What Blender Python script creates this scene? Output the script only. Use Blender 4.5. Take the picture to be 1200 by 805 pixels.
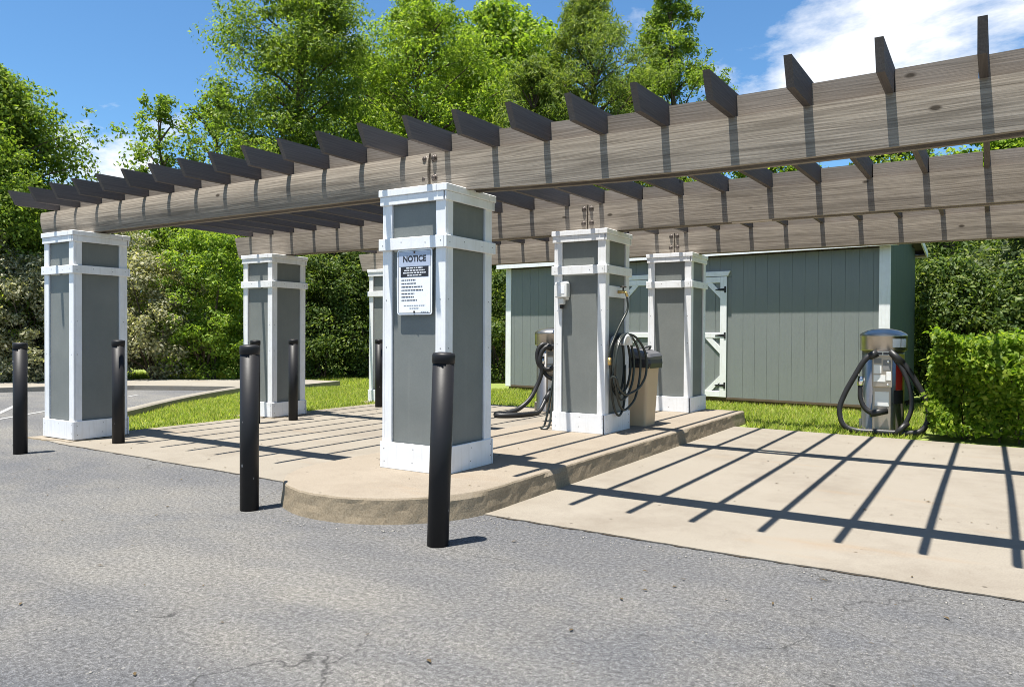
import bpy, bmesh, math, random
import numpy as np
from mathutils import Matrix, Vector

for o in list(bpy.data.objects):
    bpy.data.objects.remove(o)
scene = bpy.context.scene
COL = scene.collection

# ------------------------------------------------------------------ camera
CAM = Vector((3.5673, -4.6095, 1.168))
F_ = Vector((-0.5322, 0.8465, -0.0130)).normalized()
R0 = Vector((0.8465, 0.5323, 0.0)).normalized()
U0 = R0.cross(F_)
ROLL = 0.0054
R_ = R0 * math.cos(ROLL) + U0 * math.sin(ROLL)
U_ = -R0 * math.sin(ROLL) + U0 * math.cos(ROLL)
cam_data = bpy.data.cameras.new('camera')
cam_data.sensor_width = 36.0
cam_data.lens = 36.0 * 891.05 / 1200.0
cam_data.clip_end = 2000
cam = bpy.data.objects.new('camera', cam_data)
COL.objects.link(cam)
M = Matrix.Identity(4)
for i in range(3):
    M[i][0] = R_[i]; M[i][1] = U_[i]; M[i][2] = -F_[i]; M[i][3] = CAM[i]
cam.matrix_world = M
scene.camera = cam

# ------------------------------------------------------------------ world, sun, exposure
SUN_FROM = Vector((-0.070, -0.205, 1.0)).normalized()
elev = math.asin(SUN_FROM.z)
azim = math.atan2(SUN_FROM.x, SUN_FROM.y)
world = bpy.data.worlds.new('World')
scene.world = world
world.use_nodes = True
wn = world.node_tree.nodes; wl = world.node_tree.links
wn.clear()
w_out = wn.new('ShaderNodeOutputWorld')
w_bg = wn.new('ShaderNodeBackground')
w_bg.inputs['Strength'].default_value = 0.050
w_sky = wn.new('ShaderNodeTexSky')
w_sky.sky_type = 'NISHITA'
w_sky.sun_disc = False
w_sky.sun_elevation = elev
w_sky.sun_rotation = azim
w_sky.altitude = 0
w_sky.air_density = 1.0
w_sky.dust_density = 0.2
w_sky.ozone_density = 3.0
# clouds: fractal noise on a flat layer high above
w_tc = wn.new('ShaderNodeTexCoord')
w_sep = wn.new('ShaderNodeSeparateXYZ')
wl.new(w_tc.outputs['Generated'], w_sep.inputs[0])
def wmath(op, a, b=None):
    n = wn.new('ShaderNodeMath'); n.operation = op
    for k, s in enumerate((a, b)):
        if s is None: continue
        if isinstance(s, (int, float)): n.inputs[k].default_value = s
        else: wl.new(s, n.inputs[k])
    return n.outputs[0]
zz = wmath('ADD', wmath('MAXIMUM', w_sep.outputs['Z'], 0.0), 0.18)
cx = wmath('DIVIDE', w_sep.outputs['X'], zz)
cy = wmath('DIVIDE', w_sep.outputs['Y'], zz)
w_cmb = wn.new('ShaderNodeCombineXYZ')
wl.new(cx, w_cmb.inputs[0]); wl.new(cy, w_cmb.inputs[1])
CLOUD_OFF = (-36.90, 34.975, 2.64)
w_map = wn.new('ShaderNodeVectorMath'); w_map.operation = 'ADD'
wl.new(w_cmb.outputs[0], w_map.inputs[0]); w_map.inputs[1].default_value = CLOUD_OFF
w_n = wn.new('ShaderNodeTexNoise')
w_n.inputs['Scale'].default_value = 1.15
w_n.inputs['Detail'].default_value = 8
w_n.inputs['Roughness'].default_value = 0.60
w_n.inputs['Distortion'].default_value = 0.25
wl.new(w_map.outputs[0], w_n.inputs['Vector'])
w_r = wn.new('ShaderNodeValToRGB')
w_r.color_ramp.elements[0].position = 0.54
w_r.color_ramp.elements[0].color = (0, 0, 0, 1)
w_r.color_ramp.elements[1].position = 0.635
w_r.color_ramp.elements[1].color = (1, 1, 1, 1)
wl.new(w_n.outputs['Fac'], w_r.inputs[0])
w_mix = wn.new('ShaderNodeMixRGB')
wl.new(wmath('MULTIPLY', w_r.outputs['Color'], 0.9), w_mix.inputs[0])
w_hs = wn.new('ShaderNodeMixRGB'); w_hs.blend_type = 'MULTIPLY'; w_hs.inputs[0].default_value = 1.0
wl.new(w_sky.outputs[0], w_hs.inputs[1]); w_hs.inputs[2].default_value = (0.88, 1.26, 1.46, 1)
wl.new(w_hs.outputs[0], w_mix.inputs[1])
w_mix.inputs[2].default_value = (9.5, 9.7, 10.0, 1)
wl.new(w_mix.outputs[0], w_bg.inputs[0])
wl.new(w_bg.outputs[0], w_out.inputs[0])

sun_d = bpy.data.lights.new('sun', 'SUN')
sun_d.energy = 5.0
sun_d.angle = math.radians(0.53)
sun_d.color = (1.0, 0.955, 0.88)
sun = bpy.data.objects.new('sun', sun_d)
COL.objects.link(sun)
sun.rotation_euler = (-SUN_FROM).to_track_quat('-Z', 'Y').to_euler()
sun.location = (0, 0, 30)

scene.render.engine = 'CYCLES'
scene.view_settings.view_transform = 'Standard'
scene.view_settings.look = 'None'
scene.view_settings.gamma = 1
scene.view_settings.exposure = 1.27
scene.cycles.max_bounces = 8
scene.cycles.diffuse_bounces = 4
scene.cycles.transparent_max_bounces = 6
scene.cycles.use_denoising = True
scene.cycles.filter_width = 0.95
scene.cycles.sample_clamp_indirect = 6

# ------------------------------------------------------------------ materials
MATS = {}
class NT:
    def __init__(self, name, rough=0.7, spec=0.3, metal=0.0):
        self.m = bpy.data.materials.new(name); self.m.use_nodes = True
        self.n = self.m.node_tree.nodes; self.l = self.m.node_tree.links
        self.b = self.n['Principled BSDF']
        self.b.inputs['Roughness'].default_value = rough
        self.b.inputs['Specular IOR Level'].default_value = spec
        self.b.inputs['Metallic'].default_value = metal
        self.tc = self.n.new('ShaderNodeTexCoord')
        MATS[name] = self.m
    def put(self, sock, v):
        if isinstance(v, bpy.types.NodeSocket): self.l.new(v, sock)
        else: sock.default_value = v
    def scaled(self, s=(1, 1, 1), src='Object', off=None):
        mp = self.n.new('ShaderNodeMapping')
        self.l.new(self.tc.outputs[src], mp.inputs['Vector'])
        mp.inputs['Scale'].default_value = s
        if off is not None: self.put(mp.inputs['Location'], off)
        return mp.outputs[0]
    def world(self, s=(1, 1, 1)):
        g = self.n.new('ShaderNodeNewGeometry')
        mp = self.n.new('ShaderNodeMapping')
        self.l.new(g.outputs['Position'], mp.inputs['Vector'])
        mp.inputs['Scale'].default_value = s
        return mp.outputs[0]
    def noise(self, vec, scale, detail=4, rough=0.6, dist=0.0):
        t = self.n.new('ShaderNodeTexNoise')
        self.l.new(vec, t.inputs['Vector'])
        t.inputs['Scale'].default_value = scale; t.inputs['Detail'].default_value = detail
        t.inputs['Roughness'].default_value = rough; t.inputs['Distortion'].default_value = dist
        return t.outputs['Fac']
    def vor(self, vec, scale, feature='F1', out='Distance'):
        t = self.n.new('ShaderNodeTexVoronoi'); t.feature = feature
        self.l.new(vec, t.inputs['Vector']); t.inputs['Scale'].default_value = scale
        return t.outputs[out]
    def ramp(self, fac, stops):
        r = self.n.new('ShaderNodeValToRGB')
        e = r.color_ramp.elements
        while len(e) < len(stops): e.new(0.5)
        for q, (pos, c) in zip(e, stops):
            q.position = pos
            q.color = (c, c, c, 1) if isinstance(c, (int, float)) else (*c, 1)
        self.l.new(fac, r.inputs[0])
        return r.outputs[0]
    def mix(self, fac, a, b, mode='MIX'):
        m = self.n.new('ShaderNodeMixRGB'); m.blend_type = mode
        self.put(m.inputs[0], fac)
        for k, v in ((1, a), (2, b)):
            self.put(m.inputs[k], v if isinstance(v, bpy.types.NodeSocket) else (*v, 1))
        return m.outputs[0]
    def math(self, op, a, b=0.0):
        m = self.n.new('ShaderNodeMath'); m.operation = op
        self.put(m.inputs[0], a); self.put(m.inputs[1], b)
        return m.outputs[0]
    def color(self, c): self.put(self.b.inputs['Base Color'], c if isinstance(c, bpy.types.NodeSocket) else (*c, 1))
    def bump(self, h, strength=0.3, dist=0.01):
        b = self.n.new('ShaderNodeBump'); b.inputs['Strength'].default_value = strength
        b.inputs['Distance'].default_value = dist
        self.l.new(h, b.inputs['Height']); self.l.new(b.outputs[0], self.b.inputs['Normal'])

def make_materials():
    # white painted trim, a little grubby
    t = NT('white_paint', 0.5, 0.35)
    w = t.world()
    d = t.noise(w, 6, 5); g = t.noise(t.world((40, 40, 3)), 1.0, 3)
    c = t.mix(t.ramp(d, [(0.35, 0.0), (0.75, 0.55)]), (0.79, 0.795, 0.81), (0.64, 0.63, 0.60))
    c = t.mix(t.ramp(g, [(0.52, 0.0), (0.80, 0.45)]), c, (0.56, 0.545, 0.515))
    t.color(c); t.bump(g, 0.12, 0.004)
    # grey green stucco-grain panel
    t = NT('grey_panel', 0.55, 0.3)
    w = t.world()
    c = t.mix(t.ramp(t.noise(w, 2.2, 4), [(0.3, 0.0), (0.75, 1.0)]), (0.150, 0.161, 0.153), (0.192, 0.202, 0.190))
    c = t.mix(t.ramp(t.noise(t.world((20, 20, 1.2)), 1.5, 4), [(0.55, 0.0), (0.8, 0.3)]), c, (0.225, 0.228, 0.212))
    c = t.mix(0.16, c, t.ramp(t.noise(w, 70, 4, 0.7), [(0.3, 0.7), (0.7, 1.3)]), 'MULTIPLY')
    t.color(c); t.bump(t.noise(w, 120, 4), 0.12, 0.004)
    # shed siding
    t = NT('shed_siding', 0.6, 0.25)
    w = t.world()
    c = t.mix(t.noise(w, 1.3, 4), (0.178, 0.196, 0.192), (0.215, 0.232, 0.225))
    c = t.mix(t.ramp(t.noise(t.world((30, 30, 1)), 1.2, 4), [(0.5, 0.0), (0.85, 0.35)]), c, (0.15, 0.17, 0.16))
    t.color(c); t.bump(t.noise(t.world((60, 60, 12)), 1.0, 4), 0.5, 0.006)
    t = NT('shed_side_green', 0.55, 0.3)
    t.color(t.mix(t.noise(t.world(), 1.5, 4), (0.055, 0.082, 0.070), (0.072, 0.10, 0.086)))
    # weathered wood: grain along the local X axis
    for nm, lo, hi, vary in (('blocking_wood', (0.135, 0.112, 0.090), (0.255, 0.222, 0.188), 0.5), ('weathered_wood', (0.130, 0.108, 0.085), (0.385, 0.338, 0.280), 1.0), ('rafter_wood', (0.088, 0.076, 0.070), (0.140, 0.122, 0.110), 0.4)):  # rafters: same wood, with shade put into a darker, flatter colour
        t = NT(nm, 0.85, 0.15)
        oi = t.n.new('ShaderNodeObjectInfo')
        cmb = t.n.new('ShaderNodeCombineXYZ')
        r37 = t.math('MULTIPLY', oi.outputs['Random'], 37.0)
        t.l.new(r37, cmb.inputs[0]); t.l.new(r37, cmb.inputs[2])
        base = t.scaled((1, 1, 1), 'Object', cmb.outputs[0])
        st = t.n.new('ShaderNodeVectorMath'); st.operation = 'MULTIPLY'
        t.l.new(base, st.inputs[0]); st.inputs[1].default_value = (0.30, 3.2, 3.2)
        warp = t.noise(st.outputs[0], 1.6, 3, 0.5)
        # cathedral grain: sine over the height, bent by slow noise
        sep = t.n.new('ShaderNodeSeparateXYZ'); t.l.new(base, sep.inputs[0])
        ph = t.math('ADD', t.math('MULTIPLY', sep.outputs['Z'], 330.0), t.math('MULTIPLY', warp, 60.0))
        rings = t.math('SINE', ph)
        rings = t.math('ADD', t.math('MULTIPLY', rings, 0.5), 0.5)
        st2 = t.n.new('ShaderNodeVectorMath'); st2.operation = 'MULTIPLY'
        t.l.new(base, st2.inputs[0]); st2.inputs[1].default_value = (2.2, 150, 150)
        fine = t.noise(st2.outputs[0], 1.0, 4, 0.7)
        st3 = t.n.new('ShaderNodeVectorMath'); st3.operation = 'MULTIPLY'
        t.l.new(base, st3.inputs[0]); st3.inputs[1].default_value = (0.9, 16, 16)
        streak = t.noise(st3.outputs[0], 1.0, 4, 0.6)
        g = t.math('ADD', t.math('MULTIPLY', rings, 0.09), t.math('MULTIPLY', fine, 0.80))
        g = t.math('ADD', g, t.math('MULTIPLY', streak, 0.30))
        c = t.mix(t.ramp(g, [(0.40, 0.0), (0.80, 1.0)]), lo, hi)
        c = t.mix(t.ramp(streak, [(0.50, 0.0), (0.66, 0.6 * vary)]), c, tuple(v * 0.62 for v in lo))
        # knots
        st4 = t.n.new('ShaderNodeVectorMath'); st4.operation = 'MULTIPLY'
        t.l.new(base, st4.inputs[0]); st4.inputs[1].default_value = (1.0, 0.2, 2.0)
        kn = t.vor(st4.outputs[0], 2.3)
        c = t.mix(t.ramp(kn, [(0.045, 0.95), (0.085, 0.0)]), c, (0.05, 0.04, 0.03))
        tone = t.math('ADD', 0.86, t.math('MULTIPLY', oi.outputs['Random'], 0.26))
        hs = t.n.new('ShaderNodeHueSaturation'); t.l.new(c, hs.inputs['Color']); t.l.new(tone, hs.inputs['Value'])
        t.color(hs.outputs[0])
        t.bump(g, 0.28, 0.005)
    # asphalt
    t = NT('asphalt', 0.9, 0.2)
    w = t.world()
    big = t.noise(w, 0.38, 5, 0.6, 0.9)
    mid = t.noise(w, 1.9, 6, 0.7)
    fine = t.noise(w, 48, 5, 0.85)
    grit = t.noise(w, 210, 2, 0.7)
    c = t.mix(t.ramp(big, [(0.36, 0.0), (0.64, 1.0)]), (0.108, 0.109, 0.112), (0.160, 0.154, 0.143))
    c = t.mix(t.ramp(mid, [(0.42, 0.0), (0.76, 0.7)]), c, (0.166, 0.156, 0.137))
    c = t.mix(t.ramp(t.noise(t.world((0.35, 1.3, 1)), 1.3, 5, 0.65, 0.5), [(0.50, 0.0), (0.70, 0.45)]), c, (0.085, 0.087, 0.095))
    sand = t.noise(w, 1.15, 7, 0.72)
    c = t.mix(t.ramp(sand, [(0.54, 0.0), (0.74, 0.5)]), c, (0.205, 0.192, 0.165))
    c = t.mix(t.ramp(t.noise(t.world((0.16, 0.6, 1)), 1.0, 4, 0.55), [(0.46, 0.0), (0.60, 0.6)]), c, (0.082, 0.085, 0.094))
    c = t.mix(0.85, c, t.ramp(fine, [(0.30, 0.22), (0.48, 0.92), (0.68, 2.1)]), 'MULTIPLY')
    c = t.mix(0.7, c, t.ramp(grit, [(0.30, 0.35), (0.52, 1.0), (0.72, 1.9)]), 'MULTIPLY')
    for sc_, lim, rad, ch in ((70.0, 0.62, 0.30, 0), (33.0, 0.84, 0.22, 1), (16.0, 0.93, 0.13, 2)):
        wj = t.n.new('ShaderNodeVectorMath'); wj.operation = 'ADD'
        nj = t.n.new('ShaderNodeTexNoise'); nj.inputs['Scale'].default_value = sc_ * 1.5; nj.inputs['Detail'].default_value = 1
        mj = t.n.new('ShaderNodeVectorMath'); mj.operation = 'SCALE'; mj.inputs['Scale'].default_value = 0.5 / sc_
        t.l.new(w, nj.inputs['Vector']); t.l.new(nj.outputs['Color'], mj.inputs[0]); t.l.new(w, wj.inputs[0]); t.l.new(mj.outputs[0], wj.inputs[1])
        ag = t.vor(wj.outputs[0], sc_); agc = t.vor(wj.outputs[0], sc_, 'F1', 'Color')
        sp_ = t.n.new('ShaderNodeSeparateColor'); t.l.new(agc, sp_.inputs[0])
        pk = t.math('MULTIPLY', t.ramp(ag, [(rad * 0.7, 1.0), (rad, 0.0)]), t.ramp(sp_.outputs[ch], [(lim, 0.0), (lim + 0.06, 1.0)]))
        pk = t.math('MULTIPLY', pk, t.ramp(mid, [(0.3, 0.35), (0.6, 0.9)]))
        c = t.mix(t.math('MULTIPLY', pk, 0.75), c, (0.27, 0.26, 0.235))
    wv = t.n.new('ShaderNodeVectorMath'); wv.operation = 'ADD'
    nn = t.n.new('ShaderNodeTexNoise'); nn.inputs['Scale'].default_value = 2.6; nn.inputs['Detail'].default_value = 6
    sc2 = t.n.new('ShaderNodeVectorMath'); sc2.operation = 'SCALE'; sc2.inputs['Scale'].default_value = 0.55
    t.l.new(w, nn.inputs['Vector']); t.l.new(nn.outputs['Color'], sc2.inputs[0]); t.l.new(w, wv.inputs[0]); t.l.new(sc2.outputs[0], wv.inputs[1])
    cr = t.vor(wv.outputs[0], 0.8, 'DISTANCE_TO_EDGE')
    cm = t.math('MULTIPLY', t.ramp(cr, [(0.0, 0.8), (0.006, 0.0)]), t.ramp(t.noise(w, 0.9, 3), [(0.54, 0.0), (0.60, 1.0)]))
    c = t.mix(cm, c, (0.03, 0.03, 0.03))
    t.color(c); t.bump(t.math('ADD', fine, t.math('MULTIPLY', grit, 0.5)), 0.8, 0.014)
    # concrete
    for nm, a, b, dk in (('concrete', (0.184, 0.162, 0.130), (0.236, 0.213, 0.177), (0.125, 0.102, 0.080)),
                         ('kerb_concrete', (0.20, 0.18, 0.15), (0.26, 0.24, 0.205), (0.14, 0.12, 0.10)),
                         ('island_concrete', (0.192, 0.162, 0.125), (0.245, 0.212, 0.170), (0.140, 0.112, 0.082))):
        t = NT(nm, 0.88, 0.2)
        w = t.world()
        c = t.mix(t.noise(w, 1.1, 6, 0.62), a, b)
        c = t.mix(t.ramp(t.noise(w, 0.9, 9, 0.78), [(0.48, 0.0), (0.74, 0.62)]), c, dk)
        c = t.mix(t.ramp(t.noise(t.world((9, 2.5, 4)), 1.0, 6, 0.75), [(0.60, 0.0), (0.80, 0.5)]), c, dk)
        fl = t.vor(w, 7.0); flc = t.vor(w, 7.0, 'F1', 'Color'); fs_ = t.n.new('ShaderNodeSeparateColor'); t.l.new(flc, fs_.inputs[0])
        c = t.mix(t.math('MULTIPLY', t.ramp(fl, [(0.05, 0.8), (0.10, 0.0)]), t.ramp(fs_.outputs[0], [(0.7, 0.0), (0.75, 1.0)])), c, (0.05, 0.04, 0.03))
        c = t.mix(t.ramp(t.noise(t.world((0.5, 2.2, 1)), 1.0, 4, 0.6), [(0.60, 0.0), (0.75, 0.45)]), c, (0.22, 0.155, 0.095))
        sp = t.noise(w, 120, 3, 0.7)
        c = t.mix(0.5, c, t.ramp(sp, [(0.3, 0.62), (0.5, 1.0), (0.7, 1.25)]), 'MULTIPLY')
        if nm == 'island_concrete':
            geo = t.n.new('ShaderNodeNewGeometry'); sx = t.n.new('ShaderNodeSeparateXYZ'); t.l.new(geo.outputs['Normal'], sx.inputs[0])
            side = t.ramp(sx.outputs['Z'], [(0.3, 1.0), (0.75, 0.0)])
            pit = t.noise(w, 80, 5, 0.8)
            sc = t.mix(t.ramp(pit, [(0.36, 0.0), (0.6, 1.0)]), (0.185, 0.145, 0.095), (0.285, 0.232, 0.160))
            c = t.mix(side, c, sc)
        t.color(c)
        t.bump(t.math('ADD', t.math('MULTIPLY', sp, 0.3), t.noise(w, 20, 5, 0.7)), 0.35 if nm == 'island_concrete' else 0.3, 0.010)
    # simple ones
    def simple(name, col, rough=0.5, metal=0.0, spec=0.4, var=0.12, scale=8):
        t = NT(name, rough, spec, metal)
        t.color(t.mix(t.noise(t.world(), scale, 4), tuple(v * (1 - var) for v in col), tuple(min(1, v * (1 + var)) for v in col)))
        return t
    t = NT('bollard_paint', 0.5, 0.28)
    c = t.mix(t.noise(t.world(), 3, 4), (0.008, 0.008, 0.009), (0.016, 0.0155, 0.017))
    c = t.mix(t.ramp(t.vor(t.world((1, 1, 0.55)), 11), [(0.05, 0.9), (0.08, 0.0)]), c, (0.35, 0.34, 0.33))
    t.color(c); t.bump(t.noise(t.world(), 30, 3), 0.1, 0.004)
    simple('black_rubber', (0.018, 0.018, 0.019), 0.45, 0, 0.4, 0.3)
    simple('garden_hose', (0.022, 0.026, 0.022), 0.35, 0, 0.5, 0.3)
    simple('black_iron', (0.015, 0.015, 0.015), 0.5)
    simple('bolt_steel', (0.065, 0.052, 0.044), 0.5, 0.3, 0.4, 0.4, 60)
    simple('dark_gap', (0.03, 0.025, 0.02), 0.9)
    t = simple('stainless', (0.44, 0.41, 0.375), 0.30, 0.95)
    t = simple('brushed_plate', (0.42, 0.36, 0.295), 0.42, 0.7)
    simple('chrome', (0.75, 0.75, 0.76), 0.12, 1.0, 0.5, 0.03)
    simple('brass', (0.65, 0.45, 0.18), 0.35, 0.9)
    simple('red_decal', (0.45, 0.03, 0.025), 0.4)
    simple('yellow_decal', (0.55, 0.48, 0.08), 0.4)
    simple('white_decal', (0.78, 0.78, 0.76), 0.5)
    simple('grey_decal', (0.20, 0.20, 0.20), 0.5)
    simple('sign_white', (0.80, 0.82, 0.86), 0.4)
    simple('sign_blue', (0.40, 0.45, 0.56), 0.4)
    simple('sign_black', (0.02, 0.02, 0.025), 0.5)
    simple('outlet_plastic', (0.74, 0.74, 0.72), 0.4)
    simple('tan_plastic', (0.60, 0.44, 0.275), 0.5, 0, 0.4, 0.08, 5)
    simple('lid_plastic', (0.10, 0.10, 0.105), 0.45)
    simple('bin_bag', (0.015, 0.015, 0.017), 0.3, 0, 0.5)
    simple('dry_leaf', (0.09, 0.065, 0.035), 0.9, 0, 0.1, 0.5, 30)
    simple('joint_soil', (0.045, 0.036, 0.026), 0.95, 0, 0.1, 0.5, 30)
    simple('soffit_brown', (0.16, 0.11, 0.07), 0.8)
    simple('skid_wood', (0.11, 0.08, 0.05), 0.9)
    simple('shingle', (0.10, 0.09, 0.085), 0.9)
    simple('line_paint', (0.27, 0.27, 0.265), 0.7, 0, 0.2, 0.25, 10)
    simple('bark', (0.10, 0.075, 0.055), 0.95, 0, 0.1, 0.4, 12)
    simple('pebble', (0.25, 0.235, 0.21), 0.85, 0, 0.2, 0.35, 25)
    # lawn ground
    t = NT('lawn', 0.95, 0.1)
    w = t.world()
    c = t.mix(t.noise(w, 1.4, 5, 0.6), (0.14, 0.19, 0.042), (0.225, 0.265, 0.075))
    c = t.mix(t.ramp(t.noise(w, 5.5, 5, 0.7), [(0.52, 0.0), (0.78, 0.7)]), c, (0.24, 0.20, 0.10))
    t.color(t.mix(0.6, c, t.ramp(t.noise(w, 60, 3, 0.7), [(0.3, 0.45), (0.7, 1.5)]), 'MULTIPLY'))
    t.bump(t.noise(w, 60, 4), 0.6, 0.03)
    # foliage
    def leaf(name, stops, trans=0.35, rough=0.45):
        trans = min(0.55, trans + 0.14)
        t = NT(name, max(rough, 0.5), 0.18)
        g = t.n.new('ShaderNodeNewGeometry')
        c = t.ramp(g.outputs['Random Per Island'], stops)
        t.color(c)
        tr = t.n.new('ShaderNodeBsdfTranslucent')
        t.put(tr.inputs['Color'], t.mix(1.0, c, (1.6, 1.65, 0.7), 'MULTIPLY'))
        ms = t.n.new('ShaderNodeMixShader'); ms.inputs[0].default_value = trans
        t.l.new(t.b.outputs[0], ms.inputs[1]); t.l.new(tr.outputs[0], ms.inputs[2])
        t.l.new(ms.outputs[0], t.n['Material Output'].inputs['Surface'])
    leaf('leaf_mid', [(0.0, (0.075, 0.125, 0.018)), (0.6, (0.145, 0.215, 0.034)), (1.0, (0.25, 0.30, 0.06))])
    leaf('leaf_yellow', [(0.0, (0.095, 0.165, 0.022)), (0.6, (0.175, 0.26, 0.034)), (1.0, (0.28, 0.34, 0.06))])
    leaf('leaf_grey', [(0.0, (0.055, 0.085, 0.03)), (0.6, (0.12, 0.15, 0.065)), (1.0, (0.24, 0.26, 0.16))])
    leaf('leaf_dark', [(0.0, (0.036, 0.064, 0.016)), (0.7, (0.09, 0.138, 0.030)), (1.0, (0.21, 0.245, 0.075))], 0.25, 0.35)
    leaf('leaf_cedar', [(0.0, (0.07, 0.115, 0.022)), (0.6, (0.14, 0.195, 0.04)), (1.0, (0.23, 0.27, 0.07))], 0.3, 0.6)
    leaf('leaf_pale', [(0.0, (0.12, 0.135, 0.07)), (0.5, (0.25, 0.25, 0.15)), (1.0, (0.48, 0.45, 0.33))], 0.25, 0.4)
    leaf('leaf_hedge', [(0.0, (0.07, 0.135, 0.010)), (0.6, (0.16, 0.245, 0.020)), (1.0, (0.33, 0.39, 0.06))], 0.45, 0.3)
    leaf('grass_blade', [(0.0, (0.165, 0.225, 0.04)), (0.6, (0.265, 0.325, 0.07)), (1.0, (0.40, 0.37, 0.16))], 0.45, 0.6)
make_materials()

# ------------------------------------------------------------------ helpers
def tag(o, label=None, cat=None, group=None, kind=None):
    if label: o['label'] = label
    if cat: o['category'] = cat
    if group: o['group'] = group
    if kind: o['kind'] = kind
    return o
def empty(name, loc=(0, 0, 0), rz=0.0):
    o = bpy.data.objects.new(name, None); COL.objects.link(o)
    o.location = loc; o.rotation_euler = (0, 0, rz); o.empty_display_size = 0.1
    return o
def link(name, me, parent=None, loc=None, rot=None):
    o = bpy.data.objects.new(name, me); COL.objects.link(o)
    if parent is not None: o.parent = parent
    if loc is not None: o.location = loc
    if rot is not None: o.rotation_euler = rot
    return o
class MB:
    """collects shapes into one mesh"""
    def __init__(self): self.v = []; self.f = []; self.sm = []
    def add(self, vs, fs, smooth=False):
        o = len(self.v); self.v += [tuple(x) for x in vs]
        self.f += [tuple(i + o for i in q) for q in fs]; self.sm += [smooth] * len(fs)
        return self
    def box(self, x0, x1, y0, y1, z0, z1):
        vs = [(x, y, z) for z in (z0, z1) for (x, y) in ((x0, y0), (x1, y0), (x1, y1), (x0, y1))]
        return self.add(vs, [(3, 2, 1, 0), (4, 5, 6, 7), (0, 1, 5, 4), (1, 2, 6, 5), (2, 3, 7, 6), (3, 0, 4, 7)])
    def prism(self, poly, z0, z1):
        n = len(poly)
        vs = [(x, y, z0) for x, y in poly] + [(x, y, z1) for x, y in poly]
        return self.add(vs, [tuple(range(n - 1, -1, -1)), tuple(range(n, 2 * n))] + [(i, (i + 1) % n, n + (i + 1) % n, n + i) for i in range(n)])
    def tube(self, pts, r, n=10, caps=True):
        pts = [Vector(p) for p in pts]; rr = r if isinstance(r, (list, tuple)) else [r] * len(pts)
        vs = []; fs = []; up = None
        for i, p in enumerate(pts):
            t = (pts[min(i + 1, len(pts) - 1)] - pts[max(i - 1, 0)]).normalized()
            if up is None:
                up = Vector((0, 0, 1)) if abs(t.z) < 0.9 else Vector((1, 0, 0))
            a = up - t * up.dot(t)
            a.normalize(); up = a; b = t.cross(a)
            for k in range(n):
                q = 2 * math.pi * k / n
                vs.append(p + (a * math.cos(q) + b * math.sin(q)) * rr[i])
        for i in range(len(pts) - 1):
            for k in range(n):
                k2 = (k + 1) % n
                fs.append((i * n + k, i * n + k2, (i + 1) * n + k2, (i + 1) * n + k))
        self.add(vs, fs, True)
        if caps:
            m = (len(pts) - 1) * n; o = len(self.v) - len(vs)
            self.f += [tuple(o + k for k in range(n - 1, -1, -1)), tuple(o + m + k for k in range(n))]; self.sm += [False, False]
        return self
    def lathe(self, prof, n=24, center=(0, 0, 0), smooth=True):
        vs = []; fs = []
        for (r, z) in prof:
            for k in range(n):
                q = 2 * math.pi * k / n
                vs.append((center[0] + r * math.cos(q), center[1] + r * math.sin(q), center[2] + z))
        for i in range(len(prof) - 1):
            for k in range(n):
                k2 = (k + 1) % n
                fs.append((i * n + k, i * n + k2, (i + 1) * n + k2, (i + 1) * n + k))
        self.add(vs, fs, smooth)
        o = len(self.v) - len(vs); m = (len(prof) - 1) * n
        self.f += [tuple(o + k for k in range(n - 1, -1, -1)), tuple(o + m + k for k in range(n))]; self.sm += [False, False]
        return self
    def mesh(self, name, mat, bevel=0.0, seg=1):
        me = bpy.data.meshes.new(name)
        me.from_pydata(self.v, [], self.f)
        me.polygons.foreach_set('use_smooth', self.sm)
        if bevel > 0:
            bm = bmesh.new(); bm.from_mesh(me)
            bmesh.ops.bevel(bm, geom=[e for e in bm.edges if len(e.link_faces) == 2 and e.calc_face_angle(0) > 0.6], offset=bevel, segments=seg, affect='EDGES', profile=0.5)
            bm.to_mesh(me); bm.free()
        me.materials.append(MATS[mat])
        me.update()
        return me
    def obj(self, name, mat, parent=None, bevel=0.0, seg=1, loc=None, rot=None):
        return link(name, self.mesh(name, mat, bevel, seg), parent, loc, rot)
def smooth_path(pts, per=8):
    """Catmull-Rom through the points"""
    P = [Vector(p) for p in pts]; P = [P[0] * 2 - P[1]] + P + [P[-1] * 2 - P[-2]]
    out = []
    for i in range(1, len(P) - 2):
        a, b, c, d = P[i - 1:i + 3]
        for k in range(per):
            t = k / per
            out.append(0.5 * ((2 * b) + (c - a) * t + (2 * a - 5 * b + 4 * c - d) * t * t + (3 * b - a - 3 * c + d) * t ** 3))
    out.append(P[-2]); return out
def view_point(px, dist):
    """ground point in the direction of a photo column at a distance"""
    d = F_ + R_ * ((px - 600) / 891.05)
    d = Vector((d.x, d.y, 0)).normalized()
    return Vector((CAM.x + d.x * dist, CAM.y + d.y * dist, 0))
def cos_depth(px): return math.cos(math.atan((px - 600) / 891.05))
def height_at(py, dist, px):
    return CAM.z + dist * cos_depth(px) * (391 - py) / 891.05

# ------------------------------------------------------------------ the setting
rng = random.Random(4)
def sheet(name, poly, z, mat, parent=None, kind='structure', label=None, thick=0.0):
    mb = MB()
    if thick: mb.prism(poly, z - thick, z)
    else: mb.add([(x, y, z) for x, y in poly], [tuple(range(len(poly)))])
    o = mb.obj(name, mat, parent)
    if kind and parent is None: o['kind'] = kind
    if label: o['label'] = label
    return o
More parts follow.
